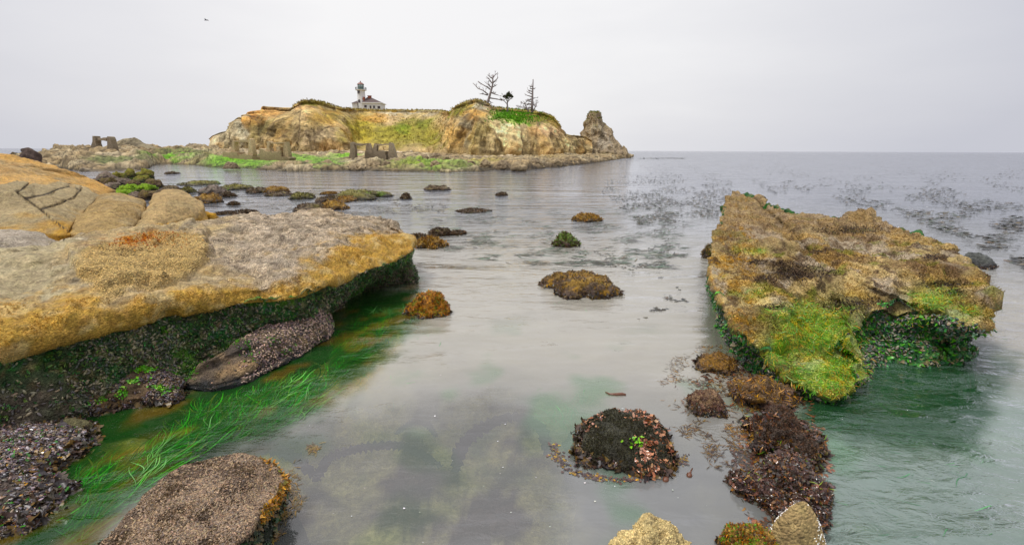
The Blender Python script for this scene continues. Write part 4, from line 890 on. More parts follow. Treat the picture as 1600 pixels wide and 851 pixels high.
def rr_disp(P, N, E):
    px, py = proj(P); up = sst(.2, .7, N[:, 2])
    d = fbm(P, .8, 4, 161)*.17+fbm(P, 2.0, 4, 163, ridge=True)*.10+fbm(P, 6, 4, 165)*.035+fbm(P, 18, 2, 167)*.01
    F1, F2, ID = worley(P, 2.2, 7); d += up*(sst(0, .3, F2-F1)-.6)*.03
    for x, y, rx, ry, s in DKB: d -= .05*s*np.exp(-(((px-x)/rx)**2+((py-y)/ry)**2)**2)*up
    rb_ = np.exp(-((E[:, 0]-4.3)/1.1)**2); d += rb_*(fbm(P, 1.5, 4, 168)*.11+fbm(P*np.array([1, 1, .4]), 3.2, 3, 169, ridge=True)*.07)
    d -= .13*np.exp(-(seg_dist(px, py, [(1195, 548), (1240, 556), (1290, 548), (1345, 540)])/9)**2)*(P[:, 1] < 7); d += .09*np.exp(-(((px-1285)/46)**2+((py-585)/22)**2))*(P[:, 1] < 7)
    d += up*.05*sst(.25, .45, fbm(P, 1.1, 4, 170))-up*.05*sst(.25, .4, -fbm(P, 1.3, 4, 171))
    d += .1*np.exp(-(((px-1325)/30)**2+((py-400)/10)**2))*up+.12*np.exp(-(((px-1345)/18)**2+((py-343)/8)**2))
    return d*sst(-.4, .15, P[:, 2])
GRN = [(1290, 525, 56, 44, 1.1), (1255, 500, 50, 26, 1), (1295, 585, 62, 36, 1.2), (1220, 545, 40, 30, .9), (1230, 520, 30, 18, .5), (1460, 468, 40, 20, .7), (1500, 490, 40, 14, .6), (1180, 392, 16, 5, .7), (1420, 500, 90, 10, .6), (1180, 460, 22, 12, .35)]
def gmask(px, py, P):
    m = np.zeros(len(P))
    for x, y, rx, ry, s in GRN: m = np.maximum(m, s*np.exp(-(((px-x)/rx)**2+((py-y)/ry)**2)))
    return m
def rr_col(P, N, E):
    px, py = proj(P); up = sst(.1, .55, N[:, 2]+fbm(P, 3, 3, 171)*.2)
    c = lin(176, 154, 108)[None]*np.exp(fbm(P, 2.2, 4, 173)*.65)[:, None]
    c = mixc(c, lin(182, 142, 66), sst(.0, .4, fbm(P, 1.1, 4, 175))*.6); c = mixc(c, lin(176, 162, 142), sst(.1, .35, fbm(P, 1.3, 4, 177))*.85); c = mixc(c, lin(92, 72, 52), sst(.08, .35, fbm(P, 3.4, 4, 179))*.85); c = mixc(c, lin(110, 84, 54), sst(.1, .35, fbm(P, .9, 4, 180))*.6); c = mixc(c, lin(112, 116, 36), sst(.25, .5, fbm(P, 1.9, 4, 181))*.7)
    far = sst(400, 340, py); c = mixc(c, lin(172, 146, 110)[None]*np.exp(fbm(P, 5, 4, 183)*.4)[:, None], far*.6)
    for x, y, rx, ry, s in DKB:
        q = (((px-x+fbm(P, 4, 3, 185)*12)/rx)**2+((py-y+fbm(P, 4, 3, 187)*6)/ry)**2); c = mixc(c, lin(74, 58, 46), s*np.exp(-q*q))
    g = gmask(px, py, P)*np.maximum(.8, sst(-.5, .1, fbm(P, 2.5, 4, 189))); c = mixc(c, lin(108, 158, 30), np.clip(g, 0, 1)*.92); c = mixc(c, lin(206, 166, 36), g*sst(.1, .4, fbm(P, 4, 3, 191))*.7)
    wall = lin(56, 104, 56)[None]*np.exp(fbm(P, 5, 4, 193)*.6)[:, None]; wall = mixc(wall, lin(58, 120, 28), sst(.2, .6, fbm(P, 3, 4, 195))*.7); wall = mixc(wall, lin(136, 116, 86), sst(.35, .6, fbm(P, 6, 3, 197))*.6)
    c = mixc(wall, c, sst(3.45, 3.9, E[:, 0]+fbm(P, 3, 3, 199)*.35)*sst(.0, .2, P[:, 2])); c = mixc(c, lin(190, 140, 48), np.exp(-((N[:, 2]-.35)/.2)**2)*sst(.35, .6, P[:, 2])*(px < 1180)*.7)
    return c, np.clip(.4+.5*far+up*.2, 0, 1)
RR_ = finish(G, True, 'tilted_slab_rock', M_NEAR, 'large tilted flat rock slab at right covered in ochre crust with green front tongue', 'rock', rr_col, rr_disp, loc=(5, 9, 0))
PR = RR_['o']; V = RR_['V']; rx_, ry_ = proj(V); NZ = RR_['N'][:, 2]; fc = (((RR_['N'][:, 1] < .6) | (NZ > .3)) & (V[:, 2] > .0))*1.0
gm = gmask(rx_, ry_, V)
upm = sst(.3, .6, NZ)*fc
near_w = 1/np.maximum(V[:, 1], 4)**2*40
scatter_on('ochre_weed', RR_, upm*near_w*sst(-.3, .3, fbm(V, 1.1, 4, 175)), 16000, T_TUFT, (.018, .05), [lin(186, 152, 80), lin(130, 108, 66)], PR, M_GRASS, down=.1, under=.85)
scatter_on('barnacles', RR_, upm*near_w*sst(-.1, .4, fbm(V, 1.5, 4, 177)), 22000, T_KNOB, (.006, .016), [lin(190, 166, 124), lin(110, 86, 60)], PR, M_GRASS, down=0, under=.75)
dk = np.zeros(len(V))
for x, y, rx, ry, s in DKB: dk = np.maximum(dk, s*np.exp(-(((rx_-x)/rx)**2+((ry_-y)/ry)**2)**2))
scatter_on('dark_weed', RR_, upm*dk, 4500, T_TUFT, (.02, .05), [lin(66, 52, 42), lin(84, 64, 48), lin(50, 42, 40)], PR, down=0)
scatter_on('green_weed', RR_, fc*(gm > .2)*gm*sst(-.3, .2, fbm(V, 2.5, 4, 189))*sst(.0, .2, NZ), 19000, T_THIN, (.035, .11), [lin(98, 156, 20), lin(122, 164, 34), lin(176, 162, 44), lin(206, 160, 44), lin(84, 148, 30), lin(110, 180, 30), lin(60, 120, 28)], PR, lift=.004, down=.5)
wl = fc*(RR_['ext'][:, 0] < 3.7)*(ry_ > 395)*(RR_['N'][:, 1] < .35)*(V[:, 1] < 10.5)
scatter_on('wall_weed', RR_, wl*near_w, 7000, T_FROND, (.035, .1), [lin(40, 94, 48), lin(50, 116, 50), lin(74, 146, 38), lin(34, 66, 44), lin(96, 156, 50), lin(130, 116, 84)], PR, down=.75)
scatter_on('mussels', RR_, wl*near_w*np.clip(.3+fbm(V, 2, 3, 9), 0, 1), 5000, T_MUSSEL, (.016, .036), [DARK, lin(92, 88, 80), lin(140, 130, 112), lin(70, 90, 74)], PR, M_MUSSEL, lift=.02, down=.2)
edge = fc*np.exp(-((RR_['ext'][:, 0]-3.9)/.5)**2)*(V[:, 2] > .25)*(V[:, 1] < 9.5)*(RR_['N'][:, 1] < .3)
scatter_on('rim_weed', RR_, edge, 2500, T_THIN, (.03, .09), [lin(120, 140, 30), lin(186, 142, 44), lin(70, 130, 30), lin(150, 120, 50)], PR, down=.8)

# ------------------------------------------------------------------ back left outcrop
def OB(rim, base, cen, **k): return boulder(np.array([PZ(*r) for r in rim]), np.array([PZ(*b) for b in base]), PZ(*cen), **k)
def outcrop_col(base, hi, cracks=(), goldz=None, oran=0.):
    def f(P, N, E):
        px, py = proj(P); c = base[None]*np.exp(fbm(P, 1.1, 4, 201)*.3)[:, None]; c = mixc(c, hi, sst(.0, .5, fbm(P, .8, 4, 203))*.7)
        if oran: 
            st = fbm(P*np.array([.4, .4, 3]), 1.1, 4, 205); c = mixc(c, lin(206, 160, 92), oran*sst(-.3, .3, st)); c = mixc(c, lin(150, 112, 62), oran*sst(.25, .6, -st)*.7)
        c = mixc(c, lin(120, 104, 74), sst(.1, .5, fbm(P, 6, 4, 207))*.5)
        if goldz: c = mixc(c, lin(188, 142, 56), (1-sst(goldz-.25, goldz+.25, P[:, 2]+fbm(P, 1.5, 4, 209)*.3))*.85)
        for cl in cracks: c = mixc(c, lin(70, 60, 46), 1-sst(.3, 1.6, seg_dist(px, py, cl)+fbm(P, 3, 2, 211)*1.2))
        c = mixc(c, lin(46, 42, 36), (1-sst(.1, .35, P[:, 2]+fbm(P, 4, 3, 213)*.1))*.9)
        return c, np.full(len(P), .45)
    return f
def outcrop_disp(cracks=(), amp=.12, strata=0.):
    def f(P, N, E):
        px, py = proj(P); d = fbm(P, .6, 4, 221)*amp*1.4+fbm(P, 2.4, 4, 223)*amp*.5+fbm(P, 9, 3, 225)*.02
        if strata: 
            q = P[:, 2]*3.2+fbm(P, .35, 3, 227)*1.6; d += strata*(np.abs(q-np.floor(q)-.5)*2-.5)
        for cl in cracks: d -= .08*np.exp(-(seg_dist(px, py, cl)/1.6)**2)
        return d
    return f
# orange dome at the back
G = OB([(-160, 322, 1.3), (-60, 316, 1.3), (40, 313, 1.3), (120, 308, 1.2), (168, 301, 1.1), (180, 297, 1.15), (150, 284, 1.5), (108, 266, 2.05), (60, 252, 2.42), (0, 245, 2.64), (-80, 243, 2.7), (-200, 250, 2.55)],
       [(-160, 440, 0), (-60, 420, 0), (40, 405, 0), (120, 390, 0), (175, 362, 0), (196, 345, 0), (190, 322, 0), (150, 312, 0), (90, 306, 0), (20, 303, 0), (-60, 302, 0), (-180, 304, 0)], (10, 263, 2.22), under=.0, dome=.12, nu=130, nv=420, rimdrop=.5)
finish(G, True, 'rock_dome', M_NEAR, 'smooth orange banded rock dome rising at the far left behind the cracked ledge', 'rock', outcrop_col(lin(190, 158, 108), lin(170, 156, 126), oran=.8), outcrop_disp((), .12, .05), loc=(-14, 18, 0))
CRK = [[(27, 301), (40, 310), (62, 327), (92, 350), (108, 362)], [(40, 310), (70, 304), (95, 294), (114, 290)], [(27, 301), (45, 287), (60, 277)], [(62, 327), (95, 318), (118, 306), (128, 294)], [(100, 283), (114, 290), (122, 296)], [(108, 362), (120, 345), (140, 325), (152, 312)]]
G = OB([(-120, 345, 1.0), (-20, 362, .85), (60, 364, .8), (106, 366, .75), (135, 345, .8), (160, 316, 1.05), (150, 304, 1.25), (125, 289, 1.5), (95, 279, 1.7), (55, 275, 1.85), (0, 290, 1.8), (-90, 300, 1.7)],
       [(-120, 446, 0), (-20, 431, 0), (60, 424, 0), (112, 414, 0), (150, 398, 0), (190, 376, 0), (200, 361, 0), (185, 351, 0), (150, 344, 0), (90, 338, 0), (0, 341, 0), (-100, 346, 0)], (55, 312, 1.45), under=.0, dome=.08, nu=170, nv=560, rimdrop=.4)
finish(G, True, 'cracked_ledge', M_NEAR, 'wide grey tan rock ledge split by dark cracks into blocks, below the orange dome', 'rock', outcrop_col(lin(166, 148, 112), lin(158, 144, 112), CRK, .95), outcrop_disp(CRK, .08), loc=(-12, 14, 0))
G = OB([(108, 366, .72), (150, 366, .7), (205, 356, .68), (222, 340, .75), (230, 318, .95), (215, 309, 1.08), (180, 303, 1.15), (155, 308, 1.12), (140, 324, .98), (122, 345, .85)],
       [(110, 419, 0), (150, 420, 0), (208, 404, 0), (236, 389, 0), (248, 369, 0), (240, 354, 0), (190, 349, 0), (160, 354, 0), (135, 369, 0), (118, 394, 0)], (180, 330, 1.05), under=-.02, dome=.14, nu=120, nv=360, rimdrop=.3)
finish(G, True, 'boulder', M_NEAR, 'rounded tan block right of the cracked ledge with dark wet foot', 'boulder', outcrop_col(lin(168, 142, 96), lin(166, 148, 114), (), .5), outcrop_disp((), .09), loc=(-9.5, 14, 0))
G = OB([(215, 360, .62), (245, 356, .6), (285, 345, .6), (312, 335, .66), (318, 323, .8), (300, 306, 1.0), (280, 299, 1.08), (255, 301, 1.1), (236, 310, 1.0), (226, 330, .85), (218, 345, .72)],
       [(215, 399, 0), (245, 396, 0), (288, 384, 0), (322, 370, 0), (330, 358, 0), (318, 346, 0), (295, 340, 0), (258, 342, 0), (236, 352, 0), (222, 370, 0), (212, 386, 0)], (270, 322, 1.02), under=-.02, dome=.14, nu=120, nv=360, rimdrop=.3)
finish(G, True, 'boulder', M_NEAR, 'rounded tan block nearest the water behind the overhanging boulder', 'boulder', outcrop_col(lin(178, 152, 108), lin(168, 148, 108), (), .55), outcrop_disp((), .1), loc=(-8.3, 14.5, 0))
G, loc, a, h = mound(272, 348, 324, 350, 60, 150, .6, .16, 61)
finish(G, True, 'boulder', M_NEAR, 'low golden rock toe at the foot of the rightmost tan block', 'boulder', outcrop_col(lin(182, 142, 66), lin(190, 146, 50), (), 2), None, loc=loc)
G = OB([(-120, 420, .95), (0, 398, .9), (60, 390, .9), (100, 381, .9), (80, 372, 1.0), (40, 362, 1.05), (-10, 360, 1.05), (-120, 370, 1.1)],
       [(-120, 504, 0), (0, 474, 0), (60, 460, 0), (110, 444, 0), (100, 429, 0), (50, 420, 0), (-10, 418, 0), (-120, 424, 0)], (10, 378, 1.08), under=0, dome=.1, nu=100, nv=260, rimdrop=.3)
finish(G, True, 'boulder', M_NEAR, 'flat grey barnacled boulder at left edge between cracked ledge and overhanging boulder', 'boulder', outcrop_col(lin(170, 158, 140), lin(186, 172, 154)), outcrop_disp((), .07), loc=(-9, 9.5, 0))

# ------------------------------------------------------------------ smaller rocks
def weedcol(dark, mid, top, z1, z2, spots=(), vs=.5):
    def f(P, N, E):
        z = (P[:, 2]-f.z0)/max(f.h, .02); j = fbm(P, 2.2/f.a, 4, f.seed)*.35
        c = np.repeat(dark[None], len(P), 0); c = mixc(c, mid, sst(z1-.12, z1+.12, z+j)); c = mixc(c, top, sst(z2-.15, z2+.15, z+j*.8))
        for k, (cc, lo, s) in enumerate(spots): c = mixc(c, cc, s*sst(lo, lo+.25, fbm(P, 2.6/f.a, 4, f.seed+7*k+3)))
        return c*np.exp(fbm(P, 7/f.a, 4, f.seed+40)*vs)[:, None], np.full(len(P), .6)
    return f
def put(name, label, box, seed, colf, mat=None, group=None, scat=(), res=None, cat='rock', **kw):
    l, r, t, b = box; px = r-l; nv = res or int(np.clip(px*1.6, 48, 420)); nu = max(24, int(nv*.42))
    G, loc, a, h = mound(l, r, t, b, nu, nv, seed=seed, **kw)
    colf.z0, colf.a, colf.h, colf.seed = loc[2], a, h, seed
    R = finish(G, True, name, mat or M_WET, label, cat, colf, None, loc=loc, group=group)
    R['a'], R['h'] = a, h
    if name not in ('standing_stone', 'barnacle_boulder', 'flat_stone', 'rubble_boulder'):
        zz_ = R['V'][:, 2]; fz = .25*a if px < 60 else .1*a
        scatter_on('fringe_weed', R, np.exp(-((zz_-.01)/(fz*.6))**2), int(120+px*5), T_FROND, (.05*min(a, 1.2), .2*min(a, .5)+.02), [lin(78, 60, 50), lin(62, 54, 40), lin(110, 88, 50), lin(54, 46, 44)], R['o'], down=.25, normal_mix=.6)
    for (nm, n, tm, sz, pal, lo, hi, kw2) in scat:
        z = (R['V'][:, 2]-loc[2])/max(h, .02); wgt = ((z > lo) & (z < hi))*np.clip(.55+fbm(R['V'], 2/a, 3, seed+len(nm))*1.2, 0, 1.3)
        k2 = dict(kw2); m_ = k2.pop('mat', None); msk = k2.pop('mask', None)
        if msk is not None: wgt = wgt*msk(R)
        scatter_on(nm, R, wgt, n, tm, sz, pal, R['o'], m_, **k2)
    return R
BR1, BR2 = lin(92, 76, 56), lin(74, 62, 48)
def st_brown(): return weedcol(lin(48, 42, 36), lin(96, 78, 58), lin(112, 96, 66), .25, .7, ((lin(120, 108, 44), .2, .7),))
def st_moss(): return weedcol(lin(48, 46, 34), lin(94, 86, 48), lin(124, 116, 50), .3, .6, ((lin(104, 136, 36), .25, .6),))
def st_gold(): return weedcol(lin(50, 42, 32), lin(120, 92, 48), lin(160, 124, 50), .2, .55, ((lin(84, 70, 52), .2, .7),))
def st_grey(): return weedcol(lin(52, 46, 40), lin(110, 96, 84), lin(134, 118, 104), .25, .6, ((lin(96, 120, 40), .35, .6),))
def st_green(): return weedcol(lin(56, 56, 34), lin(104, 130, 40), lin(126, 158, 40), .15, .5, ((lin(120, 100, 70), .3, .6),))
STY = dict(b=st_brown, m=st_moss, o=st_gold, g=st_grey, v=st_green)
BAY = [ # l, r, top, bottom, style, label
 (291, 336, 281, 290, 'm', 'flat weedy patch of rock, leftmost of those out in the bay'), (317, 352, 288, 305, 'g', 'round grey bay rock with dark foot near the left shallows'), (350, 367, 297, 308, 'b', 'small brown rock touching the round grey one'), (351, 390, 286, 297, 'm', 'long mossy rock behind the round grey one'), (249, 284, 289, 302, 'b', 'dark brown rock at the edge of the left rubble'), (284, 303, 291, 302, 'm', 'small mossy rock right of the rubble edge'),
 (304, 341, 300, 319, 'o', 'orange weedy rock beside the tan boulders'), (391, 417, 290, 302, 'b', 'left rock of a round brown pair in the bay'), (416, 446, 289, 302, 'o', 'right rock of a round brown pair, with golden top'), (420, 451, 298, 307, 'b', 'low brown rock in front of the round pair'), (458, 490, 299, 312, 'm', 'olive rock alone right of the round pair'), (498, 526, 304, 316, 'b', 'brown rock behind the dark double rock'), (505, 523, 299, 304, 'o', 'thin golden strip of rock behind the olive ones'),
 (530, 596, 292, 312, 'm', 'widest olive rock in the middle of the bay'), (463, 506, 315, 332, 'b', 'left half of the dark double rock above the overhanging boulder'), (503, 542, 313, 329, 'o', 'right half of the double rock, golden topped'), (524, 556, 305, 316, 'o', 'low golden rock in front of the widest olive one'), (628, 642, 300, 311, 'b', 'small russet rock right of the widest olive one'), (358, 373, 315, 321, 'b', 'tiny dark rock alone in the left shallows'), (366, 396, 327, 335, 'b', 'dark rock peeking over the overhanging boulder'), (340, 368, 331, 336, 'b', 'flat dark rock left of the one peeking over the boulder'),
 (261, 277, 267, 272, 'b', 'flat dark rock off the mossy reef'), (664, 698, 288, 298, 'b', 'dark weedy rock in the reflection of the headland'), (776, 792, 300, 306, 'b', 'small low rock far out left of center'), (720, 760, 326, 333, 'b', 'flat weedy shoal in mid bay'), (900, 934, 332, 347, 'o', 'pointed brown rock alone in the open bay'), (640, 672, 363, 382, 'b', 'dark red rock left of the cluster off the boulder tip'), (672, 701, 353, 370, 'b', 'tall brown rock of the cluster off the boulder tip'), (652, 694, 369, 389, 'o', 'front weedy rock of the cluster off the boulder tip'), (706, 728, 361, 367, 'b', 'thin dark rock right of the cluster')]
for i, (l, r, t, b, s, lb_) in enumerate(BAY):
    e_ = (r-l)*.1; l -= e_; r += e_; t += (b-t)*.14
    pal = dict(b=[BR1, BR2, lin(110, 84, 56)], m=[lin(104, 96, 48), lin(84, 78, 44), lin(118, 116, 52)], o=[lin(150, 112, 46), lin(120, 90, 48), lin(170, 130, 52)], g=[lin(110, 96, 84), lin(90, 80, 68)])[s]
    put('bay_rock', lb_, (l, r, t, b), 300+i, STY[s](), group='weedy rocks standing out in the bay', flat=.25, lump=.36, dr=1.25, scat=[('seaweed', 420, T_TUFT, (.06, .16), pal, .05, 1.3, dict(down=.5, stretch=(1, 1, .7)))])
RUB = [(155, 178, 269, 284, 'g', 'grey boulder at the upper left corner of the left rubble'), (175, 195, 269, 281, 'm', 'mossy boulder against the small sand strip'), (192, 214, 264, 279, 'm', 'big round olive boulder at the top of the rubble'), (215, 237, 265, 278, 'm', 'mossy boulder at the right end of the sand strip'), (225, 252, 278, 292, 'b', 'dark brown boulder at the waterside of the rubble'), (168, 190, 284, 298, 'g', 'grey boulder in the middle left of the rubble'), (181, 201, 277, 288, 'g', 'pale boulder behind the grey middle one'), (211, 234, 273, 284, 'm', 'olive boulder behind the dark waterside one'), (219, 250, 296, 311, 'b', 'brown boulder right in front of the rubble'), (205, 223, 298, 311, 'g', 'low grey boulder just left of the front brown one'), (190, 216, 287, 299, 'v', 'bright green boulder in the rubble center'), (214, 240, 287, 298, 'v', 'bright green boulder right of the rubble center'), (176, 206, 295, 307, 'v', 'green slimed boulder above the tan blocks'), (160, 180, 277, 290, 'b', 'brown boulder on the left flank of the rubble'), (200, 216, 280, 290, 'b', 'small brown boulder between two olive ones')]
for i, (l, r, t, b, s, lb_) in enumerate(RUB):
    put('rubble_boulder', lb_, (l-2, r+2, t, b+1), 360+i, STY[s](), M_MID, group='mossy boulders of the rubble at left', flat=.35, lump=.36, dr=1.2, z0=.05)
# medium rocks, one by one
W1 = [lin(150, 112, 40), lin(110, 92, 44), lin(128, 118, 50), lin(86, 72, 52)]
put('weedy_rock', 'small mossy rock with green cap out in the open bay', (866, 902, 364, 386), 401, weedcol(lin(52, 42, 40), lin(96, 72, 60), lin(100, 122, 50), .3, .5, ()), flat=.2, lump=.35, dr=1.05, scat=[('seaweed', 500, T_TUFT, (.05, .12), [lin(84, 110, 44), lin(104, 74, 58), lin(120, 130, 56)], .1, 1.3, dict(down=.5))])
put('weedy_rock', 'dome shaped rock with dark and golden vertical streaks in mid channel', (845, 966, 419, 464), 402, weedcol(lin(50, 44, 40), lin(104, 84, 66), lin(150, 118, 54), .15, .55, ((lin(72, 58, 50), .1, .8), (lin(178, 134, 44), .25, .8))), flat=.15, lump=.24, dr=1.05,
    scat=[('seaweed', 2600, T_TUFT, (.02, .06), [lin(170, 128, 44), lin(96, 76, 60), lin(66, 54, 48), lin(130, 108, 48), lin(140, 118, 96)], .0, 1.3, dict(down=.7))])
put('weedy_rock', 'small bright orange and green rock near the tip of the overhanging boulder', (638, 705, 451, 496), 403, weedcol(lin(60, 44, 36), lin(176, 124, 36), lin(180, 122, 30), .1, .4, ((lin(120, 146, 40), .2, .7), (lin(80, 56, 44), .3, .8))), flat=.2, lump=.25, dr=1.05,
    scat=[('seaweed', 1800, T_TUFT, (.02, .06), [lin(196, 138, 30), lin(180, 110, 34), lin(130, 140, 40), lin(84, 56, 46)], .0, 1.3, dict(down=.6))])
put('weedy_rock', 'dark finely matted rock draped with pinkish kelp leaves at lower right of center', (888, 1054, 650, 740), 404, weedcol(lin(60, 52, 48), lin(62, 58, 44), lin(64, 62, 46), .2, .5, ()), flat=.1, lump=.2, dr=1.05,
    scat=[('mat_weed', 7000, T_TUFT, (.012, .03), [lin(62, 62, 44), lin(54, 50, 38), lin(78, 74, 50)], .0, 1.3, dict(down=.3)),
          ('kelp_leaves', 655, T_KELP, (0.016, 0.075), [lin(186, 126, 92), lin(150, 96, 66), lin(196, 146, 116), lin(128, 78, 58)], .15, 1.3, dict(mat=M_KW, down=.6, lift=.012, mask=lambda R: sst(.0, .45, fbm(R['V'], 3.4, 3, 5)+.8*sst(.1, .45, (R['V'][:, 0]-R['loc'][0])/R['a'])))),
          ('kelp_leaves', 2001, T_KELP, (0.010, 0.042), [lin(96, 70, 58), lin(120, 88, 76), lin(76, 60, 56), lin(110, 88, 84)], -.3, .22, dict(mat=M_KW, down=.5, lift=.005)),
          ('green_algae', 14, T_FROND, (.03, .05), [lin(130, 190, 30)], .6, 1.3, dict(down=.1, lift=.02, mask=lambda R: np.exp(-(((proj(R['V'])[0]-991)/9)**2+((proj(R['V'])[1]-689)/7)**2))))])
put('weedy_rock', 'small rock with bare pale face and kelp skirt left of the kelp covered ridge', (1074, 1130, 606, 652), 405, weedcol(lin(56, 44, 46), lin(120, 88, 78), lin(140, 112, 84), .25, .5, ((lin(90, 64, 56), .2, .7),)), flat=.15, lump=.25, dr=1.05,
    scat=[('seaweed', 700, T_FROND, (.015, .045), [lin(96, 68, 56), lin(120, 86, 48), lin(60, 60, 44)], -.05, .5, dict(down=.7)), ('seaweed', 700, T_TUFT, (.01, .03), [lin(120, 90, 72), lin(100, 70, 64)], .2, 1.3, dict(down=.4))])
KEL = [lin(104, 66, 46), lin(84, 56, 44), lin(136, 90, 62), lin(64, 48, 46), lin(54, 46, 44), lin(84, 68, 62), lin(72, 58, 48), lin(128, 90, 46), lin(70, 58, 46), lin(58, 54, 36)]
put('kelp_ridge', 'long ridge rock with dark mat weed, upper of the kelp covered pair', (1160, 1268, 612, 725), 406, weedcol(lin(56, 44, 40), lin(76, 62, 52), lin(84, 68, 56), .2, .5, ()), flat=.3, lump=.42, dr=1.05, hs=.62,
    scat=[('mat_weed', 5000, T_TUFT, (.012, .032), [lin(96, 74, 58), lin(72, 58, 46), lin(124, 92, 70)], .3, 1.3, dict(down=.3)), ('kelp_leaves', 979, T_KELP, (0.024, 0.065), KEL, .3, 1.3, dict(mat=M_KW, down=.5, lift=.01, mask=lambda R: sst(.05, .35, fbm(R['V'], 3, 3, 91)))), ('kelp_leaves', 1274, T_KELP, (0.024, 0.071), KEL, -.05, .6, dict(mat=M_KW, down=.7, lift=.01)), ('gold_weed', 500, T_FLAT, (.03, .08), [lin(186, 138, 40), lin(150, 110, 36), lin(110, 140, 34)], -.1, .5, dict(down=.7, lift=.01))])
put('kelp_ridge', 'mound of wet brown kelp leaves, lower of the kelp covered pair', (1162, 1282, 680, 812), 407, weedcol(lin(56, 44, 44), lin(90, 66, 60), lin(100, 74, 66), .2, .5, ()), flat=.3, lump=.42, dr=1.05, hs=.62,
    scat=[('kelp_leaves', 6916, T_KELP, (0.010, 0.056), KEL, -.15, 1.3, dict(mat=M_KW, down=.35, lift=.008, normal_mix=.5)), ('mat_weed', 2500, T_TUFT, (.012, .03), [lin(84, 66, 60), lin(60, 50, 50), lin(110, 84, 60)], -.1, 1.3, dict(down=.3)), ('gold_weed', 220, T_FLAT, (.03, .08), [lin(186, 138, 40), lin(120, 140, 40)], -.1, .7, dict(down=.7, lift=.01))])
put('kelp_ridge', 'low weed covered rock between the green tongue and the kelp ridge', (1140, 1232, 568, 645), 408, weedcol(lin(64, 50, 46), lin(98, 74, 62), lin(120, 94, 64), .2, .5, ((lin(170, 124, 40), .2, .8),)), flat=.3, lump=.42, dr=1.05, hs=.62,
    scat=[('gold_weed', 1500, T_FLAT, (.03, .09), [lin(190, 140, 36), lin(160, 112, 34), lin(120, 90, 40), lin(96, 72, 60)], -.1, 1.3, dict(down=.4, lift=.01)), ('kelp_leaves', 909, T_KELP, (0.016, 0.047), KEL, -.1, 1, dict(mat=M_KW, down=.5))])
put('kelp_ridge', 'flat golden weed hummock left of the green tongue', (1084, 1152, 548, 584), 409, weedcol(lin(64, 50, 46), lin(110, 84, 54), lin(140, 104, 48), .2, .5, ()), flat=.3, lump=.42, dr=1.05, hs=.62,
    scat=[('gold_weed', 800, T_FLAT, (.02, .06), [lin(180, 130, 36), lin(120, 90, 40), lin(84, 64, 56)], -.1, 1.3, dict(down=.4, lift=.01))])
put('barnacle_boulder', 'knobbly pale yellow barnacled boulder at the bottom edge', (958, 1074, 822, 900), 410, weedcol(lin(120, 104, 70), lin(184, 164, 116), lin(196, 176, 128), .1, .4, ((lin(110, 92, 60), .25, .7),), .4), M_NEAR, flat=.2, lump=.34, dr=1.05, z0=-.05,
    scat=[('barnacles', 9000, T_KNOB, (.002, .007), [lin(206, 186, 136), lin(130, 110, 74)], .0, 1.3, dict(down=0, mat=M_GRASS, under=.7))])
put('standing_stone', 'smooth pointed tan stone with white barnacle specks at the bottom edge', (1192, 1288, 784, 868), 411, weedcol(lin(130, 112, 80), lin(170, 148, 104), lin(176, 152, 108), .05, .3, ((lin(150, 128, 92), .2, .6),), .15), M_NEAR, flat=.1, lump=.03, dr=.55, hs=1.12, hmax=2.6, cat='stone',
    scat=[('barnacles', 260, T_KNOB, (.004, .009), [lin(226, 220, 208)], .1, 1.3, dict(down=0, mat=M_GRASS, mask=lambda R: sst(.1, .5, fbm(R['V'], 6, 3, 9)+.5*sst(.2, .6, (R['V'][:, 0]-R['loc'][0])/R['a']))))])
put('weedy_rock', 'orange and green weeded rock left of the pointed tan stone', (1120, 1206, 812, 905), 412, weedcol(lin(70, 56, 40), lin(150, 110, 50), lin(170, 136, 70), .2, .5, ((lin(110, 150, 36), .25, .7), (lin(84, 60, 44), .3, .7))), flat=.2, lump=.25, dr=1.05,
    scat=[('seaweed', 1800, T_TUFT, (.012, .035), [lin(186, 124, 36), lin(150, 96, 36), lin(100, 150, 30), lin(96, 68, 50)], .0, 1.3, dict(down=.4))])
put('dark_rock', 'dark grey rock trailing kelp in the water right of the tilted slab', (1502, 1547, 392, 420), 413, weedcol(lin(52, 50, 50), lin(78, 78, 76), lin(92, 94, 88), .2, .5, ()), flat=.1, lump=.2, dr=1.05)
put('dark_rock', 'rounded dark lump hugging the far left side of the tilted slab', (1098, 1140, 352, 407), 414, weedcol(lin(48, 42, 38), lin(104, 86, 58), lin(130, 112, 62), .25, .6, ((lin(60, 52, 48), .1, .8),)), flat=.2, lump=.22, dr=1.05,
    scat=[('seaweed', 900, T_TUFT, (.03, .08), W1, .2, 1.3, dict(down=.5))])
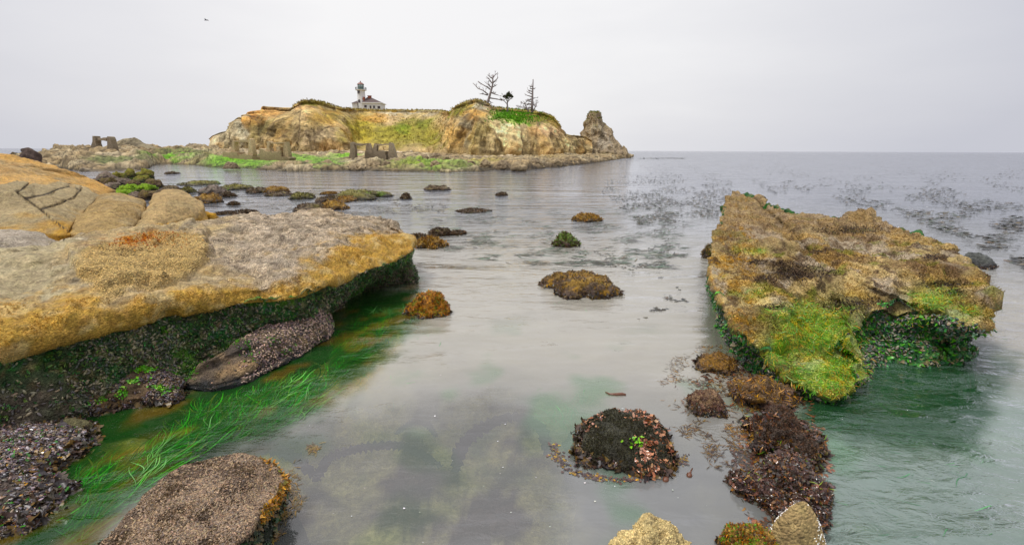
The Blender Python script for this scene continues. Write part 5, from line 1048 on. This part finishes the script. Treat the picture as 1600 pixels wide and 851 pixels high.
# left foreground
MUS = [DARK*.9, lin(70, 62, 62), lin(96, 84, 74), lin(130, 112, 92), lin(84, 70, 76)]
LR = [(296, 596, .1), (335, 599, .08), (382, 586, .08), (430, 562, .1), (470, 541, .12), (505, 522, .12), (512, 508, .2), (505, 488, .36), (490, 474, .46), (470, 478, .48), (440, 496, .44), (400, 520, .4), (350, 548, .34), (310, 572, .26)]
LB = [(290, 606, 0), (336, 612, 0), (386, 598, 0), (436, 573, 0), (477, 550, 0), (516, 526, 0), (522, 512, 0), (515, 492, 0), (496, 470, 0), (470, 470, 0), (440, 490, 0), (400, 520, 0), (340, 552, 0), (290, 590, 0)]
G = OB(LR, LB, (425, 535, .33), under=-.02, dome=.04, nu=150, nv=420, rimdrop=.05)
def ml_col(P, N, E):
    px, py = proj(P); c = lin(120, 104, 84)[None]*np.exp(fbm(P, 5, 4, 251)*.5)[:, None]; c = mixc(c, lin(176, 146, 108), sst(.2, .5, fbm(P, 2.6, 4, 253))*.7); c = mixc(c, lin(66, 60, 58), sst(.0, .4, fbm(P, 2, 4, 255))*.8)
    return mixc(c, lin(44, 46, 46), 1-sst(.02, .14, P[:, 2]+fbm(P, 5, 3, 257)*.06)), np.full(len(P), .5)
ML = finish(G, True, 'mussel_ledge', M_NEAR, 'mussel crusted ledge rock jutting out under the overhanging boulder', 'rock', ml_col, lambda P, N, E: fbm(P, 1.8, 4, 241)*.09+fbm(P, 6, 4, 243)*.03, loc=PZ(420, 560))
mp_, mq_ = proj(ML['V']); mv = ML['V']
scatter_on('mussels', ML, sst(330, 440, mp_+fbm(mv, 2, 3, 5)*60)*(mv[:, 2] > .02), 8000, T_MUSSEL, (.008, .024), [lin(70, 62, 62), lin(110, 92, 92), lin(170, 144, 124), lin(140, 116, 108), lin(196, 168, 146)], ML['o'], M_MUSSEL, lift=.006, down=.1)
scatter_on('green_algae', ML, (mv[:, 2] > .05)*sst(.1, .4, fbm(mv, 2.6, 3, 77)), 1500, T_TUFT, (.02, .045), [lin(90, 160, 30), lin(110, 176, 46), lin(60, 120, 40)], ML['o'], down=.4)
scatter_on('seaweed', ML, (mv[:, 2] > .0)*sst(-.2, .3, fbm(mv, 3, 3, 79)), 1500, T_TUFT, (.015, .04), [lin(50, 70, 44), lin(80, 74, 56), lin(70, 60, 58)], ML['o'], down=.6)
put('mossy_boulder', 'brown boulder with bright green algae patches below the overhanging boulder', (96, 308, 553, 642), 416, weedcol(lin(60, 54, 46), lin(104, 84, 62), lin(110, 92, 70), .1, .4, ((lin(186, 146, 104), .4, .7), (lin(76, 58, 50), .15, .7))), M_NEAR, flat=.3, lump=.24, dr=.75, hs=.75,
    scat=[('mussels', 3800, T_MUSSEL, (.012, .03), MUS, -.05, .9, dict(mat=M_MUSSEL, lift=.008, down=.1)), ('green_algae', 1500, T_FROND, (.014, .036), [lin(100, 180, 20), lin(84, 150, 30), lin(130, 176, 40)], .35, 1.3, dict(down=.3, lift=.012, mask=lambda R: sst(.15, .4, fbm(R['V'], 3.2, 3, 77)))), ('seaweed', 1600, T_TUFT, (.02, .05), [lin(56, 60, 36), lin(92, 66, 52), lin(44, 52, 36)], .0, 1.3, dict(down=.6))])
put('mussel_bank', 'wet bank of mussels and leafy kelp at the lower left corner', (-330, 180, 612, 872), 417, weedcol(lin(50, 46, 46), lin(84, 74, 66), lin(92, 80, 72), .1, .5, ((lin(60, 84, 44), .25, .6),)), M_WET, flat=.2, lump=.2, dr=.75, hs=.3,
    scat=[('mussels', 8000, T_MUSSEL, (.013, .03), MUS+[lin(150, 140, 144)], -.1, 1.3, dict(mat=M_MUSSEL, lift=.006, down=.1)), ('kelp_leaves', 4003, T_KELP, (0.016, 0.052), KEL+[lin(170, 128, 40), lin(130, 120, 126)], -.1, 1.3, dict(mat=M_KW, down=.3, lift=.012)), ('green_algae', 500, T_FROND, (.02, .045), [lin(70, 140, 30), lin(60, 110, 40)], .0, 1.3, dict(down=.3, lift=.012))])
put('flat_stone', 'smooth flat olive stone lying at the waterline left of the mossy boulder', (70, 152, 652, 676), 418, weedcol(lin(66, 62, 46), lin(96, 92, 64), lin(104, 98, 70), .1, .4, (), .2), M_NEAR, flat=.3, lump=.1, dr=.4, z0=.05, cat='stone')
FR = [(100, 960, .3), (210, 1000, .34), (330, 900, .34), (402, 812, .34), (436, 766, .32), (444, 744, .34), (425, 722, .42), (385, 709, .46), (335, 712, .46), (286, 724, .44), (245, 760, .4), (200, 805, .36), (150, 860, .32)]
FB = [(80, 985, 0), (220, 1060, 0), (370, 935, 0), (418, 850, 0), (440, 800, 0), (452, 778, 0), (445, 762, 0), (400, 752, 0), (330, 765, 0), (270, 780, 0), (222, 810, 0), (170, 850, 0), (110, 900, 0)]
G = OB(FR, FB, (290, 830, .42), under=.03, dome=.03, nu=170, nv=480, rimdrop=.08)
def fr_col(P, N, E):
    c = lin(116, 98, 82)[None]*np.exp(fbm(P, 7, 4, 231)*.5)[:, None]; c = mixc(c, lin(80, 66, 52), sst(.05, .5, fbm(P, 3, 4, 233))*.7); c = mixc(c, lin(44, 48, 36), 1-sst(3.2, 3.9, E[:, 0]+fbm(P, 4, 3, 235)*.3)); return c, np.full(len(P), .5)
FR_ = finish(G, True, 'mussel_boulder', M_NEAR, 'flat topped boulder carpeted in brown mussels at the bottom left', 'boulder', fr_col, lambda P, N, E: fbm(P, 1.8, 4, 237)*.05+fbm(P, 7, 3, 239)*.018, loc=(-1.6, 3, 0))
fv, fe, fn = FR_['V'], FR_['ext'][:, 0], FR_['N']
BRM = [lin(146, 120, 90), lin(120, 98, 74), lin(98, 78, 58), lin(176, 150, 116), lin(76, 62, 52)]
scatter_on('mussels', FR_, (fe > 3.6)*np.clip(.4+fbm(fv, 4, 3, 3), .1, 1), 24000, T_MUSSEL, (.005, .015), BRM, FR_['o'], M_MUSSEL, lift=.003, down=.1, under=.35)
scatter_on('seaweed', FR_, (fe > 3.6)*sst(-.2, .3, fbm(fv, 3, 3, 7)), 9000, T_TUFT, (.008, .022), [lin(110, 90, 66), lin(84, 70, 50), lin(132, 112, 84)], FR_['o'], down=.2)
scatter_on('side_weed', FR_, (fe < 3.9)*(fe > .8)*1.0, 3000, T_FROND, (.02, .06), [lin(40, 48, 32), lin(84, 78, 50), lin(110, 88, 52), lin(44, 74, 30)], FR_['o'], down=.8, lift=.008)
scatter_on('gold_weed', FR_, np.exp(-((fe-3.8)/.5)**2)*(proj(fv)[0] > 405), 900, T_FROND, (.02, .05), [lin(178, 126, 36), lin(150, 104, 40), lin(120, 110, 40)], FR_['o'], down=.6, lift=.008)

# ------------------------------------------------------------------ plants and drift in the water
def drift(name, label, cat, pts, tmpl, size, pal, mat=None, ang=None, jit=.6, z=.006, zj=.0, stretch=(1, 1, .15), seed=1, wet=.0):
    r = np.random.default_rng(seed); P = np.array(pts); n = len(P)
    P[:, 2] = z+r.uniform(-zj, 0, n)
    a = r.uniform(0, 2*math.pi, n) if ang is None else np.asarray(ang)+r.normal(0, jit, n)
    if ang is not None: a = a+.55*fbm(P*np.array([1, 1, 0]), 1.1, 3, seed)
    fwd = np.stack([np.cos(a), np.sin(a), 0*a], 1); N_ = np.tile([0, 0, 1.], (n, 1))+r.normal(0, .03, (n, 3)); N_ /= np.linalg.norm(N_, axis=1, keepdims=True)
    S = r.uniform(size[0], size[1], (n, 1))*np.array(stretch)
    V, F, C = stamp(tmpl, P, N_, fwd, S, pick(pal, n, rng=r)*np.exp(fbm(P*np.array([1, 1, 0]), 1.6, 3, seed+3)*.9)[:, None], rng=r)
    loc = np.array([P[:, 0].mean(), P[:, 1].mean(), 0]); o = mesh_np(name, V, F, mat or M_WEED, None, loc, C)
    return tag(o, label, cat, None, 'stuff')
def cloud(n, poly, seed, thr=-.1, sc=.02, an=(1, 3)):
    """points on the water inside an outline, gathered in streaks"""
    r = np.random.default_rng(seed); q = np.array(poly); lo, hi = q.min(0), q.max(0); out = []; got = 0
    while got < n:
        c = r.uniform(lo, hi, (n*4, 2)); c = c[poly_sd(c[:, 0], c[:, 1], poly) > 0]
        f = fbm(np.stack([c[:, 0]*an[0], c[:, 1]*an[1], 0*c[:, 0]], 1), sc, 4, seed); c = c[sst(thr, thr+.4, f) > r.random(len(f))]
        out.append(c); got += len(c)
    c = np.concatenate(out)[:n]; return [PZ(x, y) for x, y in c]
KD = [lin(62, 58, 44), lin(84, 72, 50), lin(60, 70, 56), lin(46, 44, 44)]
GRS = [lin(70, 100, 74), lin(90, 110, 86), lin(60, 84, 62), lin(96, 104, 90)]
drift('floating_kelp', 'dark kelp scattered on the open water between the headland point and the tilted slab', 'floating kelp', cloud(4200, [(960, 243), (1130, 246), (1150, 300), (1120, 345), (1000, 350), (940, 300)], 1, -.25, .02, (1, 4)), T_FROND, (.04, .26), KD, seed=1)
drift('floating_kelp', 'sparse kelp specks on the sea beyond the tilted slab at right', 'floating kelp', cloud(3800, [(1130, 245), (1600, 250), (1600, 420), (1500, 370), (1360, 325), (1200, 300)], 2, -.2, .016, (1, 4)), T_FROND, (.04, .32), KD, seed=2)
drift('floating_kelp', 'greenish kelp streaks across the middle of the bay', 'floating kelp', cloud(3800, [(560, 300), (960, 270), (1090, 360), (1060, 420), (860, 420), (700, 400), (650, 340)], 3, -.1, .018, (1, 4)), T_FLAT, (.08, .42), KD+GRS[:2], seed=3, ang=0., jit=.5)
drift('floating_kelp', 'long dark kelp line near the horizon right of the sea stack', 'floating kelp', [PZ(x, y) for x, y in zip(np.random.default_rng(4).uniform(1000, 1070, 260), np.random.default_rng(5).normal(247.5, .5, 260))], T_FROND, (.4, 1.2), KD, seed=4)
drift('floating_weed', 'brown weed fragments floating around the kelp covered rocks at right', 'floating weed', cloud(1800, [(1060, 540), (1150, 540), (1190, 620), (1170, 760), (1110, 730), (1050, 660), (1030, 600)], 5, -.1, .03, (1, 1.5)), T_FLAT, (.02, .09), [lin(110, 84, 40), lin(140, 104, 44), lin(84, 62, 50), lin(70, 56, 50)], seed=5)
drift('floating_weed', 'ragged mat of wet kelp leaves floating around the kelp ridge', 'floating weed', cloud(2600, [(1120, 570), (1240, 590), (1285, 660), (1300, 760), (1290, 830), (1180, 830), (1140, 740), (1160, 660), (1080, 600)], 15, -.2, .03, (1, 1)), T_KELP, (.02, .075), KEL, M_KW, seed=15)
drift('floating_weed', 'brown weed mats floating between the rocks out in the bay', 'floating weed', cloud(1500, [(240, 290), (560, 286), (640, 300), (720, 330), (560, 335), (420, 330), (330, 312)], 16, -.1, .03, (1, 4)), T_KELP, (.08, .32), [lin(70, 58, 44), lin(92, 80, 48), lin(60, 52, 46)], seed=16)
drift('floating_weed', 'ring of dark and amber weed on the water below the dark matted rock', 'floating weed', [PZ(970+105*math.cos(t)*k, 700+50*math.sin(t)*k) for t, k in zip(np.random.default_rng(6).uniform(.2, 3.3, 420), np.random.default_rng(7).normal(1, .05, 420))], T_FROND, (.015, .05), [lin(84, 66, 62), lin(70, 58, 58), lin(150, 120, 50), lin(96, 76, 70)], seed=6)
drift('floating_weed', 'line of amber weed drifting along the right side of the mussel topped boulder', 'floating weed', cloud(420, [(440, 780), (470, 700), (500, 690), (480, 770), (450, 830), (420, 850)], 7, -.1, .03, (1, 1)), T_FLAT, (.02, .08), [lin(140, 112, 60), lin(110, 90, 60), lin(96, 80, 66)], seed=7)
drift('floating_weed', 'sparse wisps of kelp on the water between the streaked rock and the slab', 'floating weed', cloud(260, [(840, 380), (1010, 390), (1080, 470), (1000, 500), (1060, 440), (940, 412)], 8, .0, .03, (1, 3)), T_FROND, (.03, .12), KD, seed=8)
fw = PZ(420, 640)-PZ(200, 780); FA = math.atan2(fw[1], fw[0])
EG = [lin(50, 164, 36), lin(80, 190, 50), lin(34, 116, 34), lin(26, 84, 32), lin(24, 72, 30), lin(30, 96, 34), lin(96, 128, 44), lin(120, 120, 44), lin(20, 60, 28)]
def strands(label, polys, seed, size=(.22, .65), pal=EG, z=-.025, zj=.12, jit=.3, fa=FA):
    pts = []
    for n, p in polys: pts += cloud(n, p, seed, -.25, .02, (1, 1)); seed += 1
    return drift('eelgrass', label, 'eelgrass', pts, T_STRAND, size, pal, ang=fa, jit=jit, z=z, zj=zj, stretch=(1.0, 1, .12), seed=seed)
strands('bright green eelgrass streaming under the water of the left channel', [(2300, [(330, 640), (400, 610), (480, 590), (490, 620), (470, 660), (420, 670), (300, 690)]), (2300, [(190, 720), (300, 640), (400, 640), (330, 690), (250, 740), (180, 790)]), (1500, [(20, 830), (100, 740), (180, 720), (170, 790), (110, 850)])], 21)
strands('small green eelgrass tuft by the orange rock near the boulder tip', [(1500, [(510, 530), (540, 500), (600, 480), (645, 490), (600, 530), (540, 560), (500, 590)])], 25, size=(.2, .5))
strands('pale floating eelgrass blades over the surface of the left channel', [(26, [(420, 600), (490, 590), (470, 660), (400, 650)]), (30, [(200, 720), (330, 660), (300, 710), (200, 770)]), (50, [(570, 490), (650, 478), (620, 500)])], 29, size=(.2, .45), pal=[lin(110, 160, 90), lin(84, 146, 66)], z=.004, zj=0)
strands('faint green eelgrass just under the surface in the center of the channel', [(170, [(540, 600), (640, 560), (680, 600), (600, 650)]), (150, [(820, 610), (920, 620), (900, 680), (840, 660)]), (120, [(640, 540), (700, 520), (690, 560)]), (90, [(850, 470), (930, 480), (900, 500)])], 31, size=(.12, .35), pal=[lin(70, 140, 76), lin(96, 150, 96)], z=-.008, zj=.02, jit=.45)
strands('green eelgrass wisps on the water at the lower right', [(1400, [(1290, 640), (1560, 690), (1600, 850), (1330, 850), (1280, 740)]), (160, [(1540, 420), (1600, 430), (1600, 640), (1560, 560)])], 35, size=(.1, .36), pal=[lin(50, 120, 66), lin(80, 140, 84), lin(44, 96, 60)], z=-.006, zj=.03, jit=.35, fa=math.radians(160))
# kelp ribbons lying under the surface
M_KELP = weed_mat('sunken_kelp', .6, .2)
def ribbon(line, w, seed, z=-.05, n=70):
    r = np.random.default_rng(seed); L_ = np.array([PZ(x, y) for x, y in line]); t = np.linspace(0, len(L_)-1.001, n); C_ = cr(L_, t, 0, False); T_ = np.gradient(C_, axis=0); T_ /= np.linalg.norm(T_, axis=1, keepdims=True)
    nn = np.stack([-T_[:, 1], T_[:, 0], 0*t], 1); wd = w*np.sin(np.pi*np.clip(np.linspace(.04, .98, n), 0, 1))**.5
    pts = np.stack([C_+nn*(wd*k*(1+(.35 if abs(k) > .9 else 0)*np.sin(np.arange(n)*1.9+r.uniform(0, 6))*r.uniform(.4, 1, n)))[:, None]+np.array([0, 0, 1])*(z+.02*(abs(k) > .9)*np.sin(np.arange(n)*2.3))[:, None] for k in (-1, -.5, 0, .5, 1)], 1)
    return pts.reshape(-1, 3), np.array([[i*5+j, i*5+j+1, i*5+j+6, i*5+j+5] for i in range(n-1) for j in range(4)])
for line, w, lb_ in (([(235, 790), (265, 735), (320, 700), (390, 690), (450, 702), (492, 738)], .1, 'sunken purple kelp ribbon arching at the left of the murky foreground'), ([(492, 745), (515, 708), (570, 692), (630, 690), (690, 722)], .08, 'sunken purple kelp ribbon bridging the two larger arches'), ([(712, 730), (722, 690), (760, 658), (805, 645), (845, 662), (856, 705)], .1, 'sunken purple kelp ribbon arching in the center by the dark matted rock'), ([(618, 672), (640, 655), (665, 655), (682, 676)], .05, 'small sunken kelp curl above the bridging ribbon')):
    v, f = ribbon(line, w, int(w*1000)); loc = np.array([v[:, 0].mean(), v[:, 1].mean(), 0])
    tag(mesh_np('kelp_ribbon', v, f, M_KELP, None, loc, np.tile(lin(36, 20, 32), (len(v), 1))), lb_, 'kelp', 'kelp ribbons under the surface')
# bull kelp bulbs, a drifting stem, white flecks
M_BULL = plain_mat('bull_kelp', lin(104, 66, 46), .3, .3, 20, .2)
for pts, rr_, lb_ in (([(1040, 749), (1044, 744), (1049, 735), (1056, 722)], .03, 'bull kelp bulb with a long thin stem, left of two near the kelp ridge'), ([(1077, 742), (1079, 737), (1082, 731)], .028, 'bull kelp bulb with short stem, right of two near the kelp ridge')):
    b0 = PZ(*pts[0]); root = empty('bull_kelp', b0, lb_, 'kelp'); q = [PZ(*p)-b0 for p in pts]
    mb = MB(); rings = []
    for i in range(9):
        a = math.pi*i/8; rings.append(np.array([0, 0, 0]))
    d = (q[1]-q[0]); d = d/np.linalg.norm(d); mb.tube([q[0]-d*rr_*1.2*math.cos(math.pi*i/8) for i in range(9)], [max(.002, rr_*math.sin(math.pi*i/8)) for i in range(9)], 10); mb.build('bulb', M_BULL, root, smooth=True)
    mb = MB(); mb.tube([q[0]+d*rr_]+q[1:], [.011]+[.008, .006, .004, .003][:len(q)-1], 6); mb.build('stem', M_BULL, root, smooth=True)
b0 = PZ(948, 615); mb = MB(); mb.tube([PZ(x, y)-b0+np.array([0, 0, .01]) for x, y in ((946, 613), (952, 616), (962, 617), (972, 616.5), (978, 617.5))], [.006, .012, .02, .024, .012], 8)
tag(mb.build('drifting_kelp', M_BULL, None, tuple(b0), smooth=True), 'short dark kelp stem floating alone right of center', 'kelp')
rgf = np.random.default_rng(9); fl = [PZ(x, y) for x, y in ((1060, 778), (1104, 790), (798, 800), (707, 719), (632, 795), (777, 690), (782, 740), (790, 663), (838, 746), (915, 755), (1052, 765), (960, 760), (549, 807), (570, 762), (688, 586), (780, 566))]
fl += [PZ(x, y) for x, y in zip(rgf.uniform(480, 1110, 22), rgf.uniform(620, 850, 22))]
drift('foam_flecks', 'tiny white flecks floating on the calm foreground water', 'foam', fl, T_FROND, (.003, .02), [lin(232, 230, 226)], M_GRASS, seed=10, stretch=(1.6, 1, .2))
